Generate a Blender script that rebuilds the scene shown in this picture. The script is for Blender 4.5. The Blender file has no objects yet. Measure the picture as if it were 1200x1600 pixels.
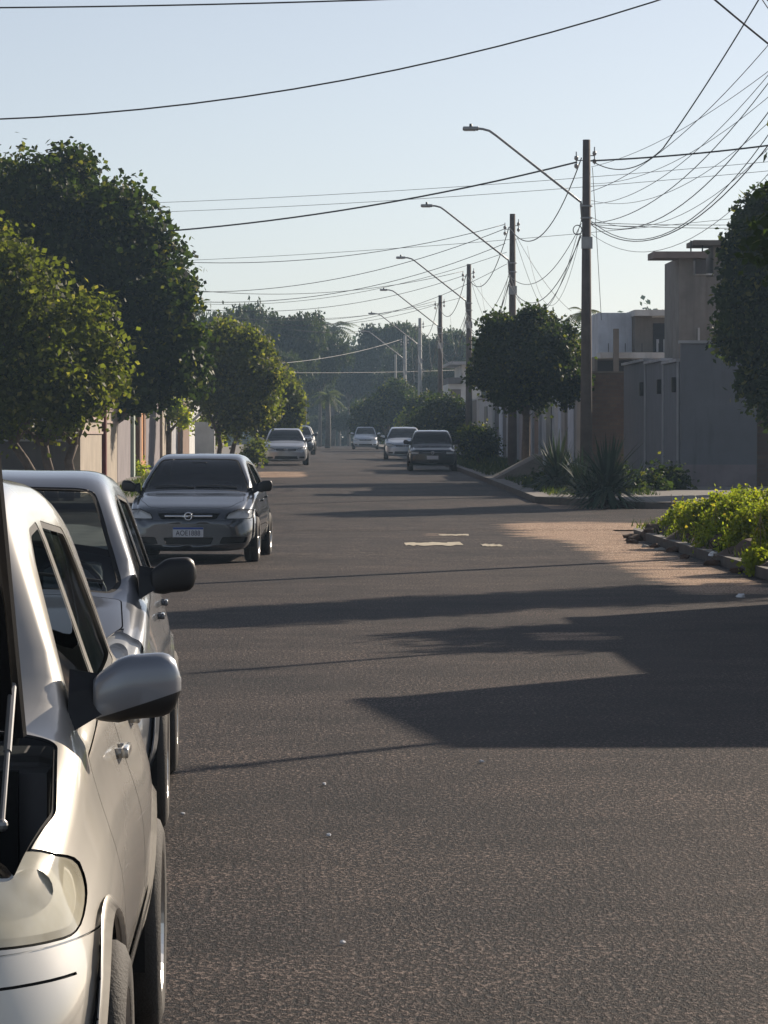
import bpy, bmesh, math, random
import numpy as np
from mathutils import Vector, Matrix
R = math.radians
PI = math.pi
S = bpy.context.scene
COL = S.collection
FPX = 5500.0                      # focal length in pixels of the 1200x1600 photograph
CAMZ = 1.68

# ------------------------------------------------------------------ camera
cam_d = bpy.data.cameras.new('camera'); cam = bpy.data.objects.new('camera', cam_d); COL.objects.link(cam)
cam_d.sensor_fit = 'VERTICAL'; cam_d.sensor_height = 36.0; cam_d.lens = FPX / 1600 * 36.0
cam_d.clip_start = 0.5; cam_d.clip_end = 6000
cam.location = (0, 0, CAMZ)
cam.rotation_euler = (R(90) - math.atan(120 / FPX), 0, -math.atan(130 / FPX))
S.camera = cam

# ------------------------------------------------------------------ light
SUN_AZ, SUN_EL = 40.0, 24.0       # degrees to the right of straight ahead (+Y), degrees up
w = bpy.data.worlds.new('World'); S.world = w; w.use_nodes = True
nt = w.node_tree; nt.nodes.clear()
sky = nt.nodes.new('ShaderNodeTexSky'); sky.sky_type = 'NISHITA'; sky.sun_disc = False
sky.sun_elevation = R(SUN_EL); sky.sun_rotation = R(SUN_AZ)
sky.altitude = 600; sky.air_density = 0.8; sky.dust_density = 0.8; sky.ozone_density = 3.0
bg = nt.nodes.new('ShaderNodeBackground'); bg.inputs[1].default_value = 0.085
wo = nt.nodes.new('ShaderNodeOutputWorld')
hs = nt.nodes.new('ShaderNodeHueSaturation'); hs.inputs['Saturation'].default_value = .60
wm = nt.nodes.new('ShaderNodeMix'); wm.data_type = 'RGBA'; wm.blend_type = 'MULTIPLY'; wm.inputs[0].default_value = 1; wm.inputs[7].default_value = (1.0, .955, .915, 1)
nt.links.new(sky.outputs[0], hs.inputs['Color']); nt.links.new(hs.outputs[0], wm.inputs[6]); nt.links.new(wm.outputs[2], bg.inputs[0]); nt.links.new(bg.outputs[0], wo.inputs[0])
sd = bpy.data.lights.new('sun', 'SUN'); sun = bpy.data.objects.new('sun', sd); COL.objects.link(sun)
sd.energy = 5.0; sd.angle = R(0.5); sd.color = (1.0, 0.86, 0.70)
az, el = R(SUN_AZ), R(SUN_EL)
sdir = Vector((math.sin(az) * math.cos(el), math.cos(az) * math.cos(el), math.sin(el)))
sun.rotation_euler = sdir.to_track_quat('Z', 'Y').to_euler()
S.view_settings.view_transform = 'Standard'; S.view_settings.look = 'None'
S.view_settings.gamma = 1; S.view_settings.exposure = 0.35

# ------------------------------------------------------------------ helpers
def smooth_interp(ctrl):
    xs = np.array([c[0] for c in ctrl], float); ys = np.array([c[1] for c in ctrl], float)
    h = np.diff(xs); d = np.diff(ys) / h; m = np.zeros(len(xs))
    m[0], m[-1] = d[0], d[-1]
    for i in range(1, len(xs) - 1):
        if d[i-1] * d[i] > 0:
            w1, w2 = 2*h[i] + h[i-1], h[i] + 2*h[i-1]
            m[i] = (w1 + w2) / (w1 / d[i-1] + w2 / d[i])
    def f(x):
        x = min(max(x, xs[0]), xs[-1]); i = min(int(np.searchsorted(xs, x, 'right')) - 1, len(h) - 1); i = max(i, 0)
        t = (x - xs[i]) / h[i]
        return float(ys[i]*(2*t**3-3*t**2+1) + h[i]*m[i]*(t**3-2*t**2+t) + ys[i+1]*(-2*t**3+3*t**2) + h[i]*m[i+1]*(t**3-t**2))
    return f

gz = smooth_interp([(-60, 0), (40, 0), (70, .06), (92, .22), (122, .45), (153, .62), (200, .74), (260, .78), (300, .75), (340, .45), (420, -1.2), (520, -4), (700, -8), (3000, -8)])
def at(px, py, d):
    return Vector(((px - 470) * d / FPX, d, CAMZ + (680 - py) * d / FPX))
def X(px, d): return (px - 470) * d / FPX
def Zp(py, d): return CAMZ + (680 - py) * d / FPX

def tag(o, label=None, cat=None, group=None, kind=None):
    if label: o['label'] = label
    if cat: o['category'] = cat
    if group: o['group'] = group
    if kind: o['kind'] = kind
    return o
def empty(name, loc=(0, 0, 0), rz=0, label=None, cat=None, group=None):
    o = bpy.data.objects.new(name, None); COL.objects.link(o)
    o.empty_display_size = .2
    o.location = loc; o.rotation_euler = (0, 0, rz); tag(o, label, cat, group); return o
def link_mesh(name, me, mats, parent=None, smooth=None):
    if not isinstance(mats, (list, tuple)): mats = [mats]
    for m in mats: me.materials.append(m)
    if smooth is not None:
        me.polygons.foreach_set('use_smooth', [smooth] * len(me.polygons))
    o = bpy.data.objects.new(name, me); COL.objects.link(o)
    if parent: o.parent = parent
    return o
def obj(name, bm, mats, parent=None, smooth=False):
    me = bpy.data.meshes.new(name); bm.normal_update(); bm.to_mesh(me); bm.free()
    return link_mesh(name, me, mats, parent, smooth)
def copy_tree(o, parent=None):
    c = o.copy(); COL.objects.link(c)
    if parent: c.parent = parent
    for ch in o.children: copy_tree(ch, c)
    return c

def box(bm, x0, x1, y0, y1, z0, z1, mi=0, bev=0, M=None):
    r = bmesh.ops.create_cube(bm, size=1)
    vs = r['verts']
    for v in vs:
        v.co = Vector(((x0+x1)/2 + v.co.x*(x1-x0), (y0+y1)/2 + v.co.y*(y1-y0), (z0+z1)/2 + v.co.z*(z1-z0)))
    fs = set(f for v in vs for f in v.link_faces)
    for f in fs: f.material_index = mi
    if bev > 0:
        es = list(set(e for v in vs for e in v.link_edges))
        rr = bmesh.ops.bevel(bm, geom=es, offset=bev, segments=2, affect='EDGES', profile=.6)
        vs = list(set(v for f in rr['faces'] for v in f.verts) | set(v for v in vs if v.is_valid))
        for f in rr['faces']: f.material_index = mi
    if M is not None:
        for v in vs: v.co = M @ v.co
    return vs
def tube(bm, pts, rad, seg=8, mi=0, cap=True):
    pts = [Vector(p) for p in pts]
    n = len(pts); rads = rad if isinstance(rad, (list, tuple)) else [rad]*n
    prev = None; up = Vector((0, 0, 1)); rings = []
    for i, p in enumerate(pts):
        t = (pts[min(i+1, n-1)] - pts[max(i-1, 0)]).normalized()
        if prev is None:
            a = up if abs(t.z) < .95 else Vector((1, 0, 0))
            u = t.cross(a).normalized()
        else:
            u = (prev - t * prev.dot(t)).normalized()
        prev = u; v = t.cross(u)
        rings.append([bm.verts.new(p + (u*math.cos(2*PI*k/seg) + v*math.sin(2*PI*k/seg))*rads[i]) for k in range(seg)])
    for a, b in zip(rings, rings[1:]):
        for k in range(seg):
            f = bm.faces.new((a[k], a[(k+1) % seg], b[(k+1) % seg], b[k])); f.material_index = mi; f.smooth = True
    if cap:
        f = bm.faces.new(rings[0][::-1]); f.material_index = mi
        f = bm.faces.new(rings[-1]); f.material_index = mi
    return [v for r in rings for v in r]
def lathe(bm, prof, axis_pt=(0, 0, 0), seg=40, mi=0, axis='Y'):
    """profile of (radius, along-axis) pairs"""
    rings = []
    for r_, h_ in prof:
        ring = []
        for k in range(seg):
            a = 2*PI*k/seg
            if axis == 'Y': c = Vector((r_*math.cos(a), h_, r_*math.sin(a)))
            elif axis == 'X': c = Vector((h_, r_*math.cos(a), r_*math.sin(a)))
            else: c = Vector((r_*math.cos(a), r_*math.sin(a), h_))
            ring.append(bm.verts.new(c + Vector(axis_pt)))
        rings.append(ring)
    for a, b in zip(rings, rings[1:]):
        for k in range(seg):
            f = bm.faces.new((a[k], a[(k+1) % seg], b[(k+1) % seg], b[k])); f.material_index = mi; f.smooth = True
    return rings
def prism(bm, poly, z0, z1, M=None, mi=0):
    """poly: 2D points; extrude along local z; M maps to place"""
    a = [bm.verts.new((p[0], p[1], z0)) for p in poly]; b = [bm.verts.new((p[0], p[1], z1)) for p in poly]
    fs = [bm.faces.new(a[::-1]), bm.faces.new(b)]
    n = len(poly)
    for k in range(n): fs.append(bm.faces.new((a[k], a[(k+1) % n], b[(k+1) % n], b[k])))
    for f in fs: f.material_index = mi
    if M is not None:
        for v in a + b: v.co = M @ v.co
    return a + b

# ------------------------------------------------------------------ materials
def new_mat(name):
    m = bpy.data.materials.new(name); m.use_nodes = True
    n = m.node_tree; p = n.nodes['Principled BSDF']
    return m, n, p
def nd(n, t, **kw):
    x = n.nodes.new(t)
    for k, v in kw.items(): setattr(x, k, v)
    return x
def ramp(n, fac, stops):
    r = nd(n, 'ShaderNodeValToRGB'); e = r.color_ramp.elements
    while len(e) > 1: e.remove(e[-1])
    e[0].position = stops[0][0]; e[0].color = (*stops[0][1], 1)
    for p, c in stops[1:]:
        q = e.new(p); q.color = (*c, 1)
    n.links.new(fac, r.inputs[0]); return r.outputs[0]
def noise(n, scale, detail=4, rough=.55, vec=None, out=0, dist=0):
    x = nd(n, 'ShaderNodeTexNoise'); x.inputs['Scale'].default_value = scale
    x.inputs['Detail'].default_value = detail; x.inputs['Roughness'].default_value = rough; x.inputs['Distortion'].default_value = dist
    if vec is None:
        tc = nd(n, 'ShaderNodeTexCoord'); vec = tc.outputs['Object']
    n.links.new(vec, x.inputs['Vector']); return x.outputs[out]
def mixc(n, fac, a, b, typ='MIX'):
    x = nd(n, 'ShaderNodeMix', data_type='RGBA', blend_type=typ)
    for s, v in ((0, fac), (6, a), (7, b)):
        if hasattr(v, 'links'): n.links.new(v, x.inputs[s])
        elif s == 0: x.inputs[0].default_value = v
        else: x.inputs[s].default_value = (*v, 1)
    return x.outputs[2]
def math_(n, op, a, b=0.5, clamp=False):
    x = nd(n, 'ShaderNodeMath', operation=op, use_clamp=clamp)
    for s, v in ((0, a), (1, b)):
        if hasattr(v, 'links'): n.links.new(v, x.inputs[s])
        else: x.inputs[s].default_value = v
    return x.outputs[0]
def bump(n, p, h, strength=.3, dist=.01):
    b = nd(n, 'ShaderNodeBump'); b.inputs['Strength'].default_value = strength; b.inputs['Distance'].default_value = dist
    n.links.new(h, b.inputs['Height']); n.links.new(b.outputs[0], p.inputs['Normal']); return b
def plain(name, c, rough=.6, metal=0, var=.18, scale=6, coat=0, bumpk=0, bscale=40, spec=.5):
    """real surfaces: a base colour that wanders a little with noise"""
    m, n, p = new_mat(name)
    f = noise(n, scale, 5, .6)
    a = tuple(max(0, v*(1-var)) for v in c); b = tuple(min(1, v*(1+var)) for v in c)
    col = ramp(n, f, [(.3, a), (.7, b)])
    n.links.new(col, p.inputs['Base Color'])
    p.inputs['Roughness'].default_value = rough; p.inputs['Metallic'].default_value = metal
    p.inputs['Coat Weight'].default_value = coat; p.inputs['Coat Roughness'].default_value = .05
    p.inputs['Specular IOR Level'].default_value = spec
    if bumpk: bump(n, p, noise(n, bscale, 4), bumpk, .01)
    return m
def paint(name, c, metal=.75, rough=.38, flake=.05):
    m, n, p = new_mat(name)
    f = noise(n, 3.0, 3, .5)
    a = tuple(v*.95 for v in c); b = tuple(min(1, v*1.05) for v in c)
    n.links.new(ramp(n, f, [(.3, a), (.7, b)]), p.inputs['Base Color'])
    p.inputs['Metallic'].default_value = metal; p.inputs['Roughness'].default_value = rough
    p.inputs['Coat Weight'].default_value = 1; p.inputs['Coat Roughness'].default_value = .06
    dst = noise(n, 9, 4, .7)                                     # road dust dulls the clear coat in places
    r_ = ramp(n, dst, [(.35, (.05,)*3), (.75, (.09,)*3)])
    n.links.new(r_, p.inputs['Coat Roughness'])
    return m
def glass_mat(name, tint=(.35, .42, .42), gloss=.55):
    m, n, p = new_mat(name); n.nodes.remove(p)
    out = n.nodes['Material Output']
    tr = nd(n, 'ShaderNodeBsdfTransparent'); tr.inputs[0].default_value = (*tint, 1)
    gl = nd(n, 'ShaderNodeBsdfGlossy'); gl.inputs['Roughness'].default_value = .03
    fr = nd(n, 'ShaderNodeFresnel'); fr.inputs[0].default_value = 1.5
    mx = nd(n, 'ShaderNodeMixShader')
    dirt = noise(n, 5, 4, .6)
    k = math_(n, 'MULTIPLY_ADD', dirt, .06); n.nodes[-1].inputs[2].default_value = 0
    fac = math_(n, 'ADD', math_(n, 'MULTIPLY', fr.outputs[0], gloss*1.6), k, True)
    n.links.new(fac, mx.inputs[0]); n.links.new(tr.outputs[0], mx.inputs[1]); n.links.new(gl.outputs[0], mx.inputs[2])
    n.links.new(mx.outputs[0], out.inputs[0]); return m
def leaf_mat(name, c1, c2, c3, trans=.35, rough=.45):
    m, n, p = new_mat(name); out = n.nodes['Material Output']
    g = nd(n, 'ShaderNodeNewGeometry')
    col = ramp(n, g.outputs['Random Per Island'], [(0, c1), (.5, c2), (.82, tuple(q*1.7 for q in c2)), (1, c3)])
    big = noise(n, .9, 2, .5)
    col = mixc(n, ramp(n, big, [(.4, (0, 0, 0)), (.7, (1, 1, 1))]), col, tuple(v*1.5 for v in c2))
    n.links.new(col, p.inputs['Base Color']); p.inputs['Roughness'].default_value = max(rough, .55); p.inputs['Specular IOR Level'].default_value = .12
    t = nd(n, 'ShaderNodeBsdfTranslucent')
    br = mixc(n, 1.0, col, (1.9, 2.1, .8), 'MULTIPLY'); n.links.new(br, t.inputs[0])
    mx = nd(n, 'ShaderNodeMixShader'); mx.inputs[0].default_value = trans
    n.links.new(p.outputs[0], mx.inputs[1]); n.links.new(t.outputs[0], mx.inputs[2]); n.links.new(mx.outputs[0], out.inputs[0])
    return m

MT = {}
MT['black'] = plain('black_plastic', (.012, .012, .013), .45, bumpk=.1, bscale=300)
MT['rubber'] = plain('rubber', (.016, .016, .016), .75, bumpk=.3, bscale=200)
MT['tyre'] = plain('tyre', (.060, .055, .049), .8, var=.35, bumpk=.4, bscale=120)
MT['gap'] = plain('panel_gap', (.006, .006, .006), .9)
MT['gapgrey'] = plain('shadow_line', (.05, .05, .052), .7)
MT['chrome'] = plain('chrome', (.75, .75, .76), .12, 1.0, .03)
MT['rim'] = plain('rim_silver', (.50, .50, .50), .28, .9, .08, coat=.6)
MT['lamp_bowl'] = plain('lamp_reflector', (.88, .88, .87), .3, .0, .05)
MT['trimgrey'] = plain('cabin_trim', (.10, .10, .105), .8)
MT['seat'] = plain('seat_fabric', (.11, .115, .13), .9, bumpk=.3, bscale=150)
MT['seatlight'] = plain('seat_fabric_light', (.42, .43, .45), .85, bumpk=.3, bscale=150)
MT['glass'] = glass_mat('car_glass', (.58, .64, .64), .42)
MT['glass_dark'] = glass_mat('car_glass_tinted', (.20, .22, .22), .75)
MT['lens'] = glass_mat('lamp_lens', (.96, .97, .97), .35)
def milky():
    m, n, p = new_mat('clouded_lamp_lens'); out = n.nodes['Material Output']
    n.links.new(ramp(n, noise(n, 7, 4, .6), [(.3, (.78, .71, .50)), (.7, (.88, .85, .72))]), p.inputs['Base Color']); p.inputs['Roughness'].default_value = .14; p.inputs['Coat Weight'].default_value = 1
    t = nd(n, 'ShaderNodeBsdfTransparent'); t.inputs[0].default_value = (.85, .85, .80, 1); mx = nd(n, 'ShaderNodeMixShader')
    n.links.new(ramp(n, noise(n, 4, 3, .5), [(.35, (.42,)*3), (.65, (.78,)*3)]), mx.inputs[0])
    n.links.new(t.outputs[0], mx.inputs[1]); n.links.new(p.outputs[0], mx.inputs[2]); n.links.new(mx.outputs[0], out.inputs[0]); return m
MT['lens_milky'] = milky()
MT['amber'] = plain('amber_lens', (.7, .22, .02), .2)
MT['plate'] = plain('plate_white', (.62, .63, .66), .4, var=.05)
MT['plateblue'] = plain('plate_blue', (.02, .06, .30), .4)
MT['ink'] = plain('plate_ink', (.03, .03, .05), .6)
MT['concrete'] = plain('concrete', (.30, .285, .26), .85, var=.25, scale=2.5, bumpk=.3)
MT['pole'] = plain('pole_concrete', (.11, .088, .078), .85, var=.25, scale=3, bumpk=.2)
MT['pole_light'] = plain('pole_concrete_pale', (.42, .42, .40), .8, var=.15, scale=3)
MT['steel'] = plain('galvanised_steel', (.33, .33, .33), .45, .7, .12)
MT['wire'] = plain('wire_sheath', (.065, .06, .06), .6)
MT['porcelain'] = plain('porcelain', (.32, .30, .28), .3)

# =================================================================== GROUND
def road_mat():
    m, n, p = new_mat('asphalt')
    tc = nd(n, 'ShaderNodeTexCoord'); v = tc.outputs['Object']
    sx = nd(n, 'ShaderNodeSeparateXYZ'); n.links.new(v, sx.inputs[0])
    x, y = sx.outputs[0], sx.outputs[1]
    mg = nd(n, 'ShaderNodeMapping'); mg.inputs['Scale'].default_value = (1, .5, 1); n.links.new(v, mg.inputs[0])
    grain = noise(n, 40, 4, .72, mg.outputs[0])
    fine = noise(n, 85, 3, .7, mg.outputs[0])
    big = noise(n, .35, 4, .55, v)
    g = math_(n, 'ADD', math_(n, 'MULTIPLY', grain, .6), math_(n, 'MULTIPLY', fine, .4))
    col = ramp(n, g, [(.42, (.004, .0034, .0033)), (.48, (.0165, .0138, .013)), (.525, (.053, .0445, .0410)), (.585, (.21, .176, .158))])
    col = mixc(n, 1.0, col, ramp(n, big, [(.3, (.56, .57, .60)), (.7, (1.30, 1.22, 1.17))]), 'MULTIPLY')
    blot = noise(n, 1.7, 6, .68, v)
    col = mixc(n, 1.0, col, ramp(n, blot, [(.35, (.72,)*3), (.5, (1,)*3), (.68, (1.38, 1.32, 1.27))]), 'MULTIPLY')
    # wheel-polished lanes and dust streaks drawn out along the road
    mp = nd(n, 'ShaderNodeMapping'); mp.inputs['Scale'].default_value = (1.3, .12, 1); n.links.new(v, mp.inputs[0])
    st = noise(n, 1.0, 5, .6, mp.outputs[0])
    col = mixc(n, ramp(n, st, [(.5, (0,)*3), (.75, (.35,)*3)]), col, (.085, .068, .060))
    # red soil washed on to the road at the right kerb and the crossing
    def band(src, a, b, soft):
        m1 = nd(n, 'ShaderNodeMapRange'); m1.interpolation_type = 'SMOOTHSTEP'
        n.links.new(src, m1.inputs[0]); m1.inputs[1].default_value = a - soft; m1.inputs[2].default_value = a + soft
        m2 = nd(n, 'ShaderNodeMapRange'); m2.interpolation_type = 'SMOOTHSTEP'
        n.links.new(src, m2.inputs[0]); m2.inputs[1].default_value = b - soft; m2.inputs[2].default_value = b + soft
        m2.inputs[3].default_value = 1; m2.inputs[4].default_value = 0
        return math_(n, 'MULTIPLY', m1.outputs[0], m2.outputs[0])
    mp2 = nd(n, 'ShaderNodeMapping'); mp2.inputs['Scale'].default_value = (.55, .95, 1); n.links.new(v, mp2.inputs[0])
    sn = noise(n, 1.6, 7, .68, mp2.outputs[0], dist=.6)
    def patch(x0, x1, y0, y1, sx_, sy_, th):
        b = math_(n, 'MULTIPLY', band(x, x0, x1, sx_), band(y, y0, y1, sy_))
        q = math_(n, 'SUBTRACT', math_(n, 'ADD', sn, math_(n, 'MULTIPLY', b, 1.0)), 1.0 + th)
        return math_(n, 'MULTIPLY', q, 4.5, True)
    s = patch(3.2, 7.5, 54, 67, 1.2, 3, .20)
    s = math_(n, 'MAXIMUM', s, patch(3.7, 5.6, 36, 58, .8, 2, .27))
    s = math_(n, 'MAXIMUM', s, patch(1.6, 2.9, 28.2, 30.2, .5, .5, .40))
    s = math_(n, 'MAXIMUM', s, patch(-1.8, .4, 108, 122, .5, 4, .28))
    s = math_(n, 'MAXIMUM', s, patch(1.6, 3.0, 56, 60, .6, 1, .52))
    s = math_(n, 'MULTIPLY', s, ramp(n, g, [(.45, (.25,)*3), (.52, (1,)*3)]), True)
    soilc = ramp(n, grain, [(.35, (.40, .22, .13)), (.52, (.64, .43, .29)), (.66, (.78, .64, .50))])
    col = mixc(n, math_(n, 'MULTIPLY', s, .9), col, soilc)
    n.links.new(col, p.inputs['Base Color'])
    rr = ramp(n, grain, [(.35, (.55,)*3), (.7, (.85,)*3)]); n.links.new(rr, p.inputs['Roughness'])
    p.inputs['Specular IOR Level'].default_value = .09
    bump(n, p, g, 1.0, .02)
    return m
MT['asphalt'] = road_mat()
MT['ground'] = plain('bare_ground', (.20, .13, .085), .95, var=.35, scale=.8, bumpk=.5, bscale=8)
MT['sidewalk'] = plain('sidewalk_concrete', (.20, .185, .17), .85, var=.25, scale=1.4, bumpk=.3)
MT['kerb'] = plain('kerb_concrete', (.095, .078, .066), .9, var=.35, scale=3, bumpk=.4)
MT['soil'] = plain('garden_soil', (.095, .058, .040), .95, var=.4, scale=5, bumpk=.8, bscale=12)
MT['mark'] = plain('pale_road_patch', (.48, .42, .31), .8, var=.3, scale=9)

def sheet(name, xs, ys, zoff, mat, label=None, xfun=None, crown=False):
    bm = bmesh.new(); rows = []
    for y in ys:
        row = []
        for x in xs:
            xx = xfun(x, y) if xfun else x
            z = gz(y) + zoff
            row.append(bm.verts.new((xx, y, z)))
        rows.append(row)
    for a, b in zip(rows, rows[1:]):
        for k in range(len(xs)-1): bm.faces.new((a[k], a[k+1], b[k+1], b[k]))
    o = obj(name, bm, mat, smooth=True); tag(o, kind='structure'); return o
YS = sorted(set(list(range(-60, 80, 4)) + list(range(80, 360, 5)) + list(range(360, 720, 20)) + [720, 1000, 1500, 2200, 3000]))
sheet('ground', [-900, -300, -100, -40, -20, 0, 20, 40, 100, 300, 900], YS, -0.02, MT['ground'])
# street and crossing street (one asphalt sheet each, 4 mm apart)
sheet('road', [-2.6, -1, 0, 1, 2, 3, 4, 5.4], [y for y in YS if -40 <= y <= 620], 0.0, MT['asphalt'])
sheet('crossing_road', list(range(-60, 81, 4)), [61, 64, 67, 70, 73, 75.5], 0.004, MT['asphalt'])

def slab(name, outline, h, mats, kerbw=.14, label=None):
    """a pavement: flat top over a kerb face, following the terrain; outline is counter-clockwise"""
    bm = bmesh.new(); n = len(outline)
    pts = []
    for i in range(n):                                   # subdivide long sides
        a, b = Vector(outline[i]), Vector(outline[(i+1) % n]); L = (b-a).length; k = max(1, int(L/6))
        for j in range(k): pts.append(a + (b-a)*j/k)
    top = [bm.verts.new((p.x, p.y, gz(p.y)+h)) for p in pts]
    bot = [bm.verts.new((p.x, p.y, gz(p.y)-.15)) for p in pts]
    m = len(pts)
    f = bm.faces.new(top); f.material_index = 0
    for k in range(m):
        f = bm.faces.new((bot[k], bot[(k+1) % m], top[(k+1) % m], top[k])); f.material_index = 1
    bmesh.ops.triangulate(bm, faces=[f for f in bm.faces if len(f.verts) > 4])
    o = obj(name, bm, mats); tag(o, kind='structure'); return o
def arc(cx, cy, r, a0, a1, k=7):
    return [(cx + r*math.cos(R(a0+(a1-a0)*i/k)), cy + r*math.sin(R(a0+(a1-a0)*i/k))) for i in range(k+1)]
def strip_slab(name, x0f, x1f, y0, y1, h, mats):
    bm = bmesh.new(); rows = []
    y = y0; ys = []
    while y < y1: ys.append(y); y += 5
    ys.append(y1)
    for y in ys:
        a, b = x0f(y), x1f(y); z = gz(y)
        rows.append([bm.verts.new(c) for c in ((a, y, z-.15), (a, y, z+h), (b, y, z+h), (b, y, z-.15))])
    for a, b in zip(rows, rows[1:]):
        for k in range(3):
            f = bm.faces.new((a[k], a[k+1], b[k+1], b[k])); f.material_index = 0 if k == 1 else 1
    bm.faces.new(rows[0][::-1]).material_index = 1; bm.faces.new(rows[-1]).material_index = 1
    bmesh.ops.recalc_face_normals(bm, faces=bm.faces)
    o = obj(name, bm, mats); tag(o, kind='structure'); return o
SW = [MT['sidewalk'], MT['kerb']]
# right, near block up to the rounded corner
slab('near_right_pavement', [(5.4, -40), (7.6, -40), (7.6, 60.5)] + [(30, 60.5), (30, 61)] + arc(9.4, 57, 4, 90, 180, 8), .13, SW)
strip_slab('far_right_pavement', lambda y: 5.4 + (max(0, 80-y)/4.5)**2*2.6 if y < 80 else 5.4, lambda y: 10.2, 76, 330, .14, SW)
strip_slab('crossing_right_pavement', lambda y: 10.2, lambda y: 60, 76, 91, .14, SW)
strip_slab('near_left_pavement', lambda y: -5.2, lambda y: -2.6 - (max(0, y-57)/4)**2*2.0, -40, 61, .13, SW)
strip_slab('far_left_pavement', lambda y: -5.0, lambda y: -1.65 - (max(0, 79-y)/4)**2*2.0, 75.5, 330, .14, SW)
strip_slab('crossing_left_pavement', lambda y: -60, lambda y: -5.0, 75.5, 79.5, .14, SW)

# ragged pale patches laid on the asphalt
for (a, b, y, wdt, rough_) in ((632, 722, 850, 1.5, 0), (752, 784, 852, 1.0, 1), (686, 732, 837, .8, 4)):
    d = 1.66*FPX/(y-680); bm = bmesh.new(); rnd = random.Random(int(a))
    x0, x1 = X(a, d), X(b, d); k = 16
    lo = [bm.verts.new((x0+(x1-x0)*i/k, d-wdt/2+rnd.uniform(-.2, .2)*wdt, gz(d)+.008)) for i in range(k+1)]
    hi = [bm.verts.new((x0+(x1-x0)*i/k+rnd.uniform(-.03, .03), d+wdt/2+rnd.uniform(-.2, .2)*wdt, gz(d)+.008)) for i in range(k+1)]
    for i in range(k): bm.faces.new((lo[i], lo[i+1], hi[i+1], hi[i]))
    o = obj('pale_patch', bm, MT['mark']); tag(o, kind='structure')

# =================================================================== CARS
def resample(P, per):
    """Catmull-Rom through P, `per` pieces a span"""
    out = []
    n = len(P)
    for i in range(n-1):
        p0 = P[i-1] if i > 0 else 2*P[0]-P[1]
        p1, p2 = P[i], P[i+1]; p3 = P[i+2] if i+2 < n else 2*P[-1]-P[-2]
        for j in range(per):
            t = j/per
            # centripetal-ish damping keeps it from overshooting at short spans
            m1 = (p2-p0)*.5; m2 = (p3-p1)*.5; L = np.linalg.norm(p2-p1)
            for m in (m1, m2):
                l = np.linalg.norm(m)
                if l > L*1.0: m *= L*1.0/l
            out.append(p1*(2*t**3-3*t**2+1)+m1*(t**3-2*t**2+t)+p2*(-2*t**3+3*t**2)+m2*(t**3-t**2))
    out.append(P[-1]); return np.array(out)

def round_poly(poly, r, seg=4):
    out = []; n = len(poly)
    rs = r if isinstance(r, (list, tuple)) else [r]*n
    for i in range(n):
        p0, p1, p2 = Vector(poly[i-1]), Vector(poly[i]), Vector(poly[(i+1) % n])
        a, b = (p0-p1), (p2-p1); rr = min(rs[i], a.length*.45, b.length*.45)
        if rr < 1e-4: out.append(p1); continue
        s, e = p1 + a.normalized()*rr, p1 + b.normalized()*rr
        for k in range(seg+1):
            t = k/seg; out.append(s*(1-t)**2 + p1*2*t*(1-t) + e*t*t)
    return out
def ccw(poly):
    A = sum(poly[i-1][0]*poly[i][1]-poly[i][0]*poly[i-1][1] for i in range(len(poly)))
    return poly if A > 0 else poly[::-1]
def inset(poly, d):
    poly = ccw([Vector(p) for p in poly]); n = len(poly); out = []
    for i in range(n):
        p0, p1, p2 = poly[i-1], poly[i], poly[(i+1) % n]
        e1, e2 = (p1-p0), (p2-p1)
        if e1.length < 1e-6 or e2.length < 1e-6: continue
        n1 = Vector((-e1.y, e1.x)).normalized(); n2 = Vector((-e2.y, e2.x)).normalized()
        b = n1+n2
        if b.length < 1e-4: out.append(p1+n1*d); continue
        b.normalize(); out.append(p1 + b*d/max(.35, b.dot(n1)))
    return out

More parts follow.
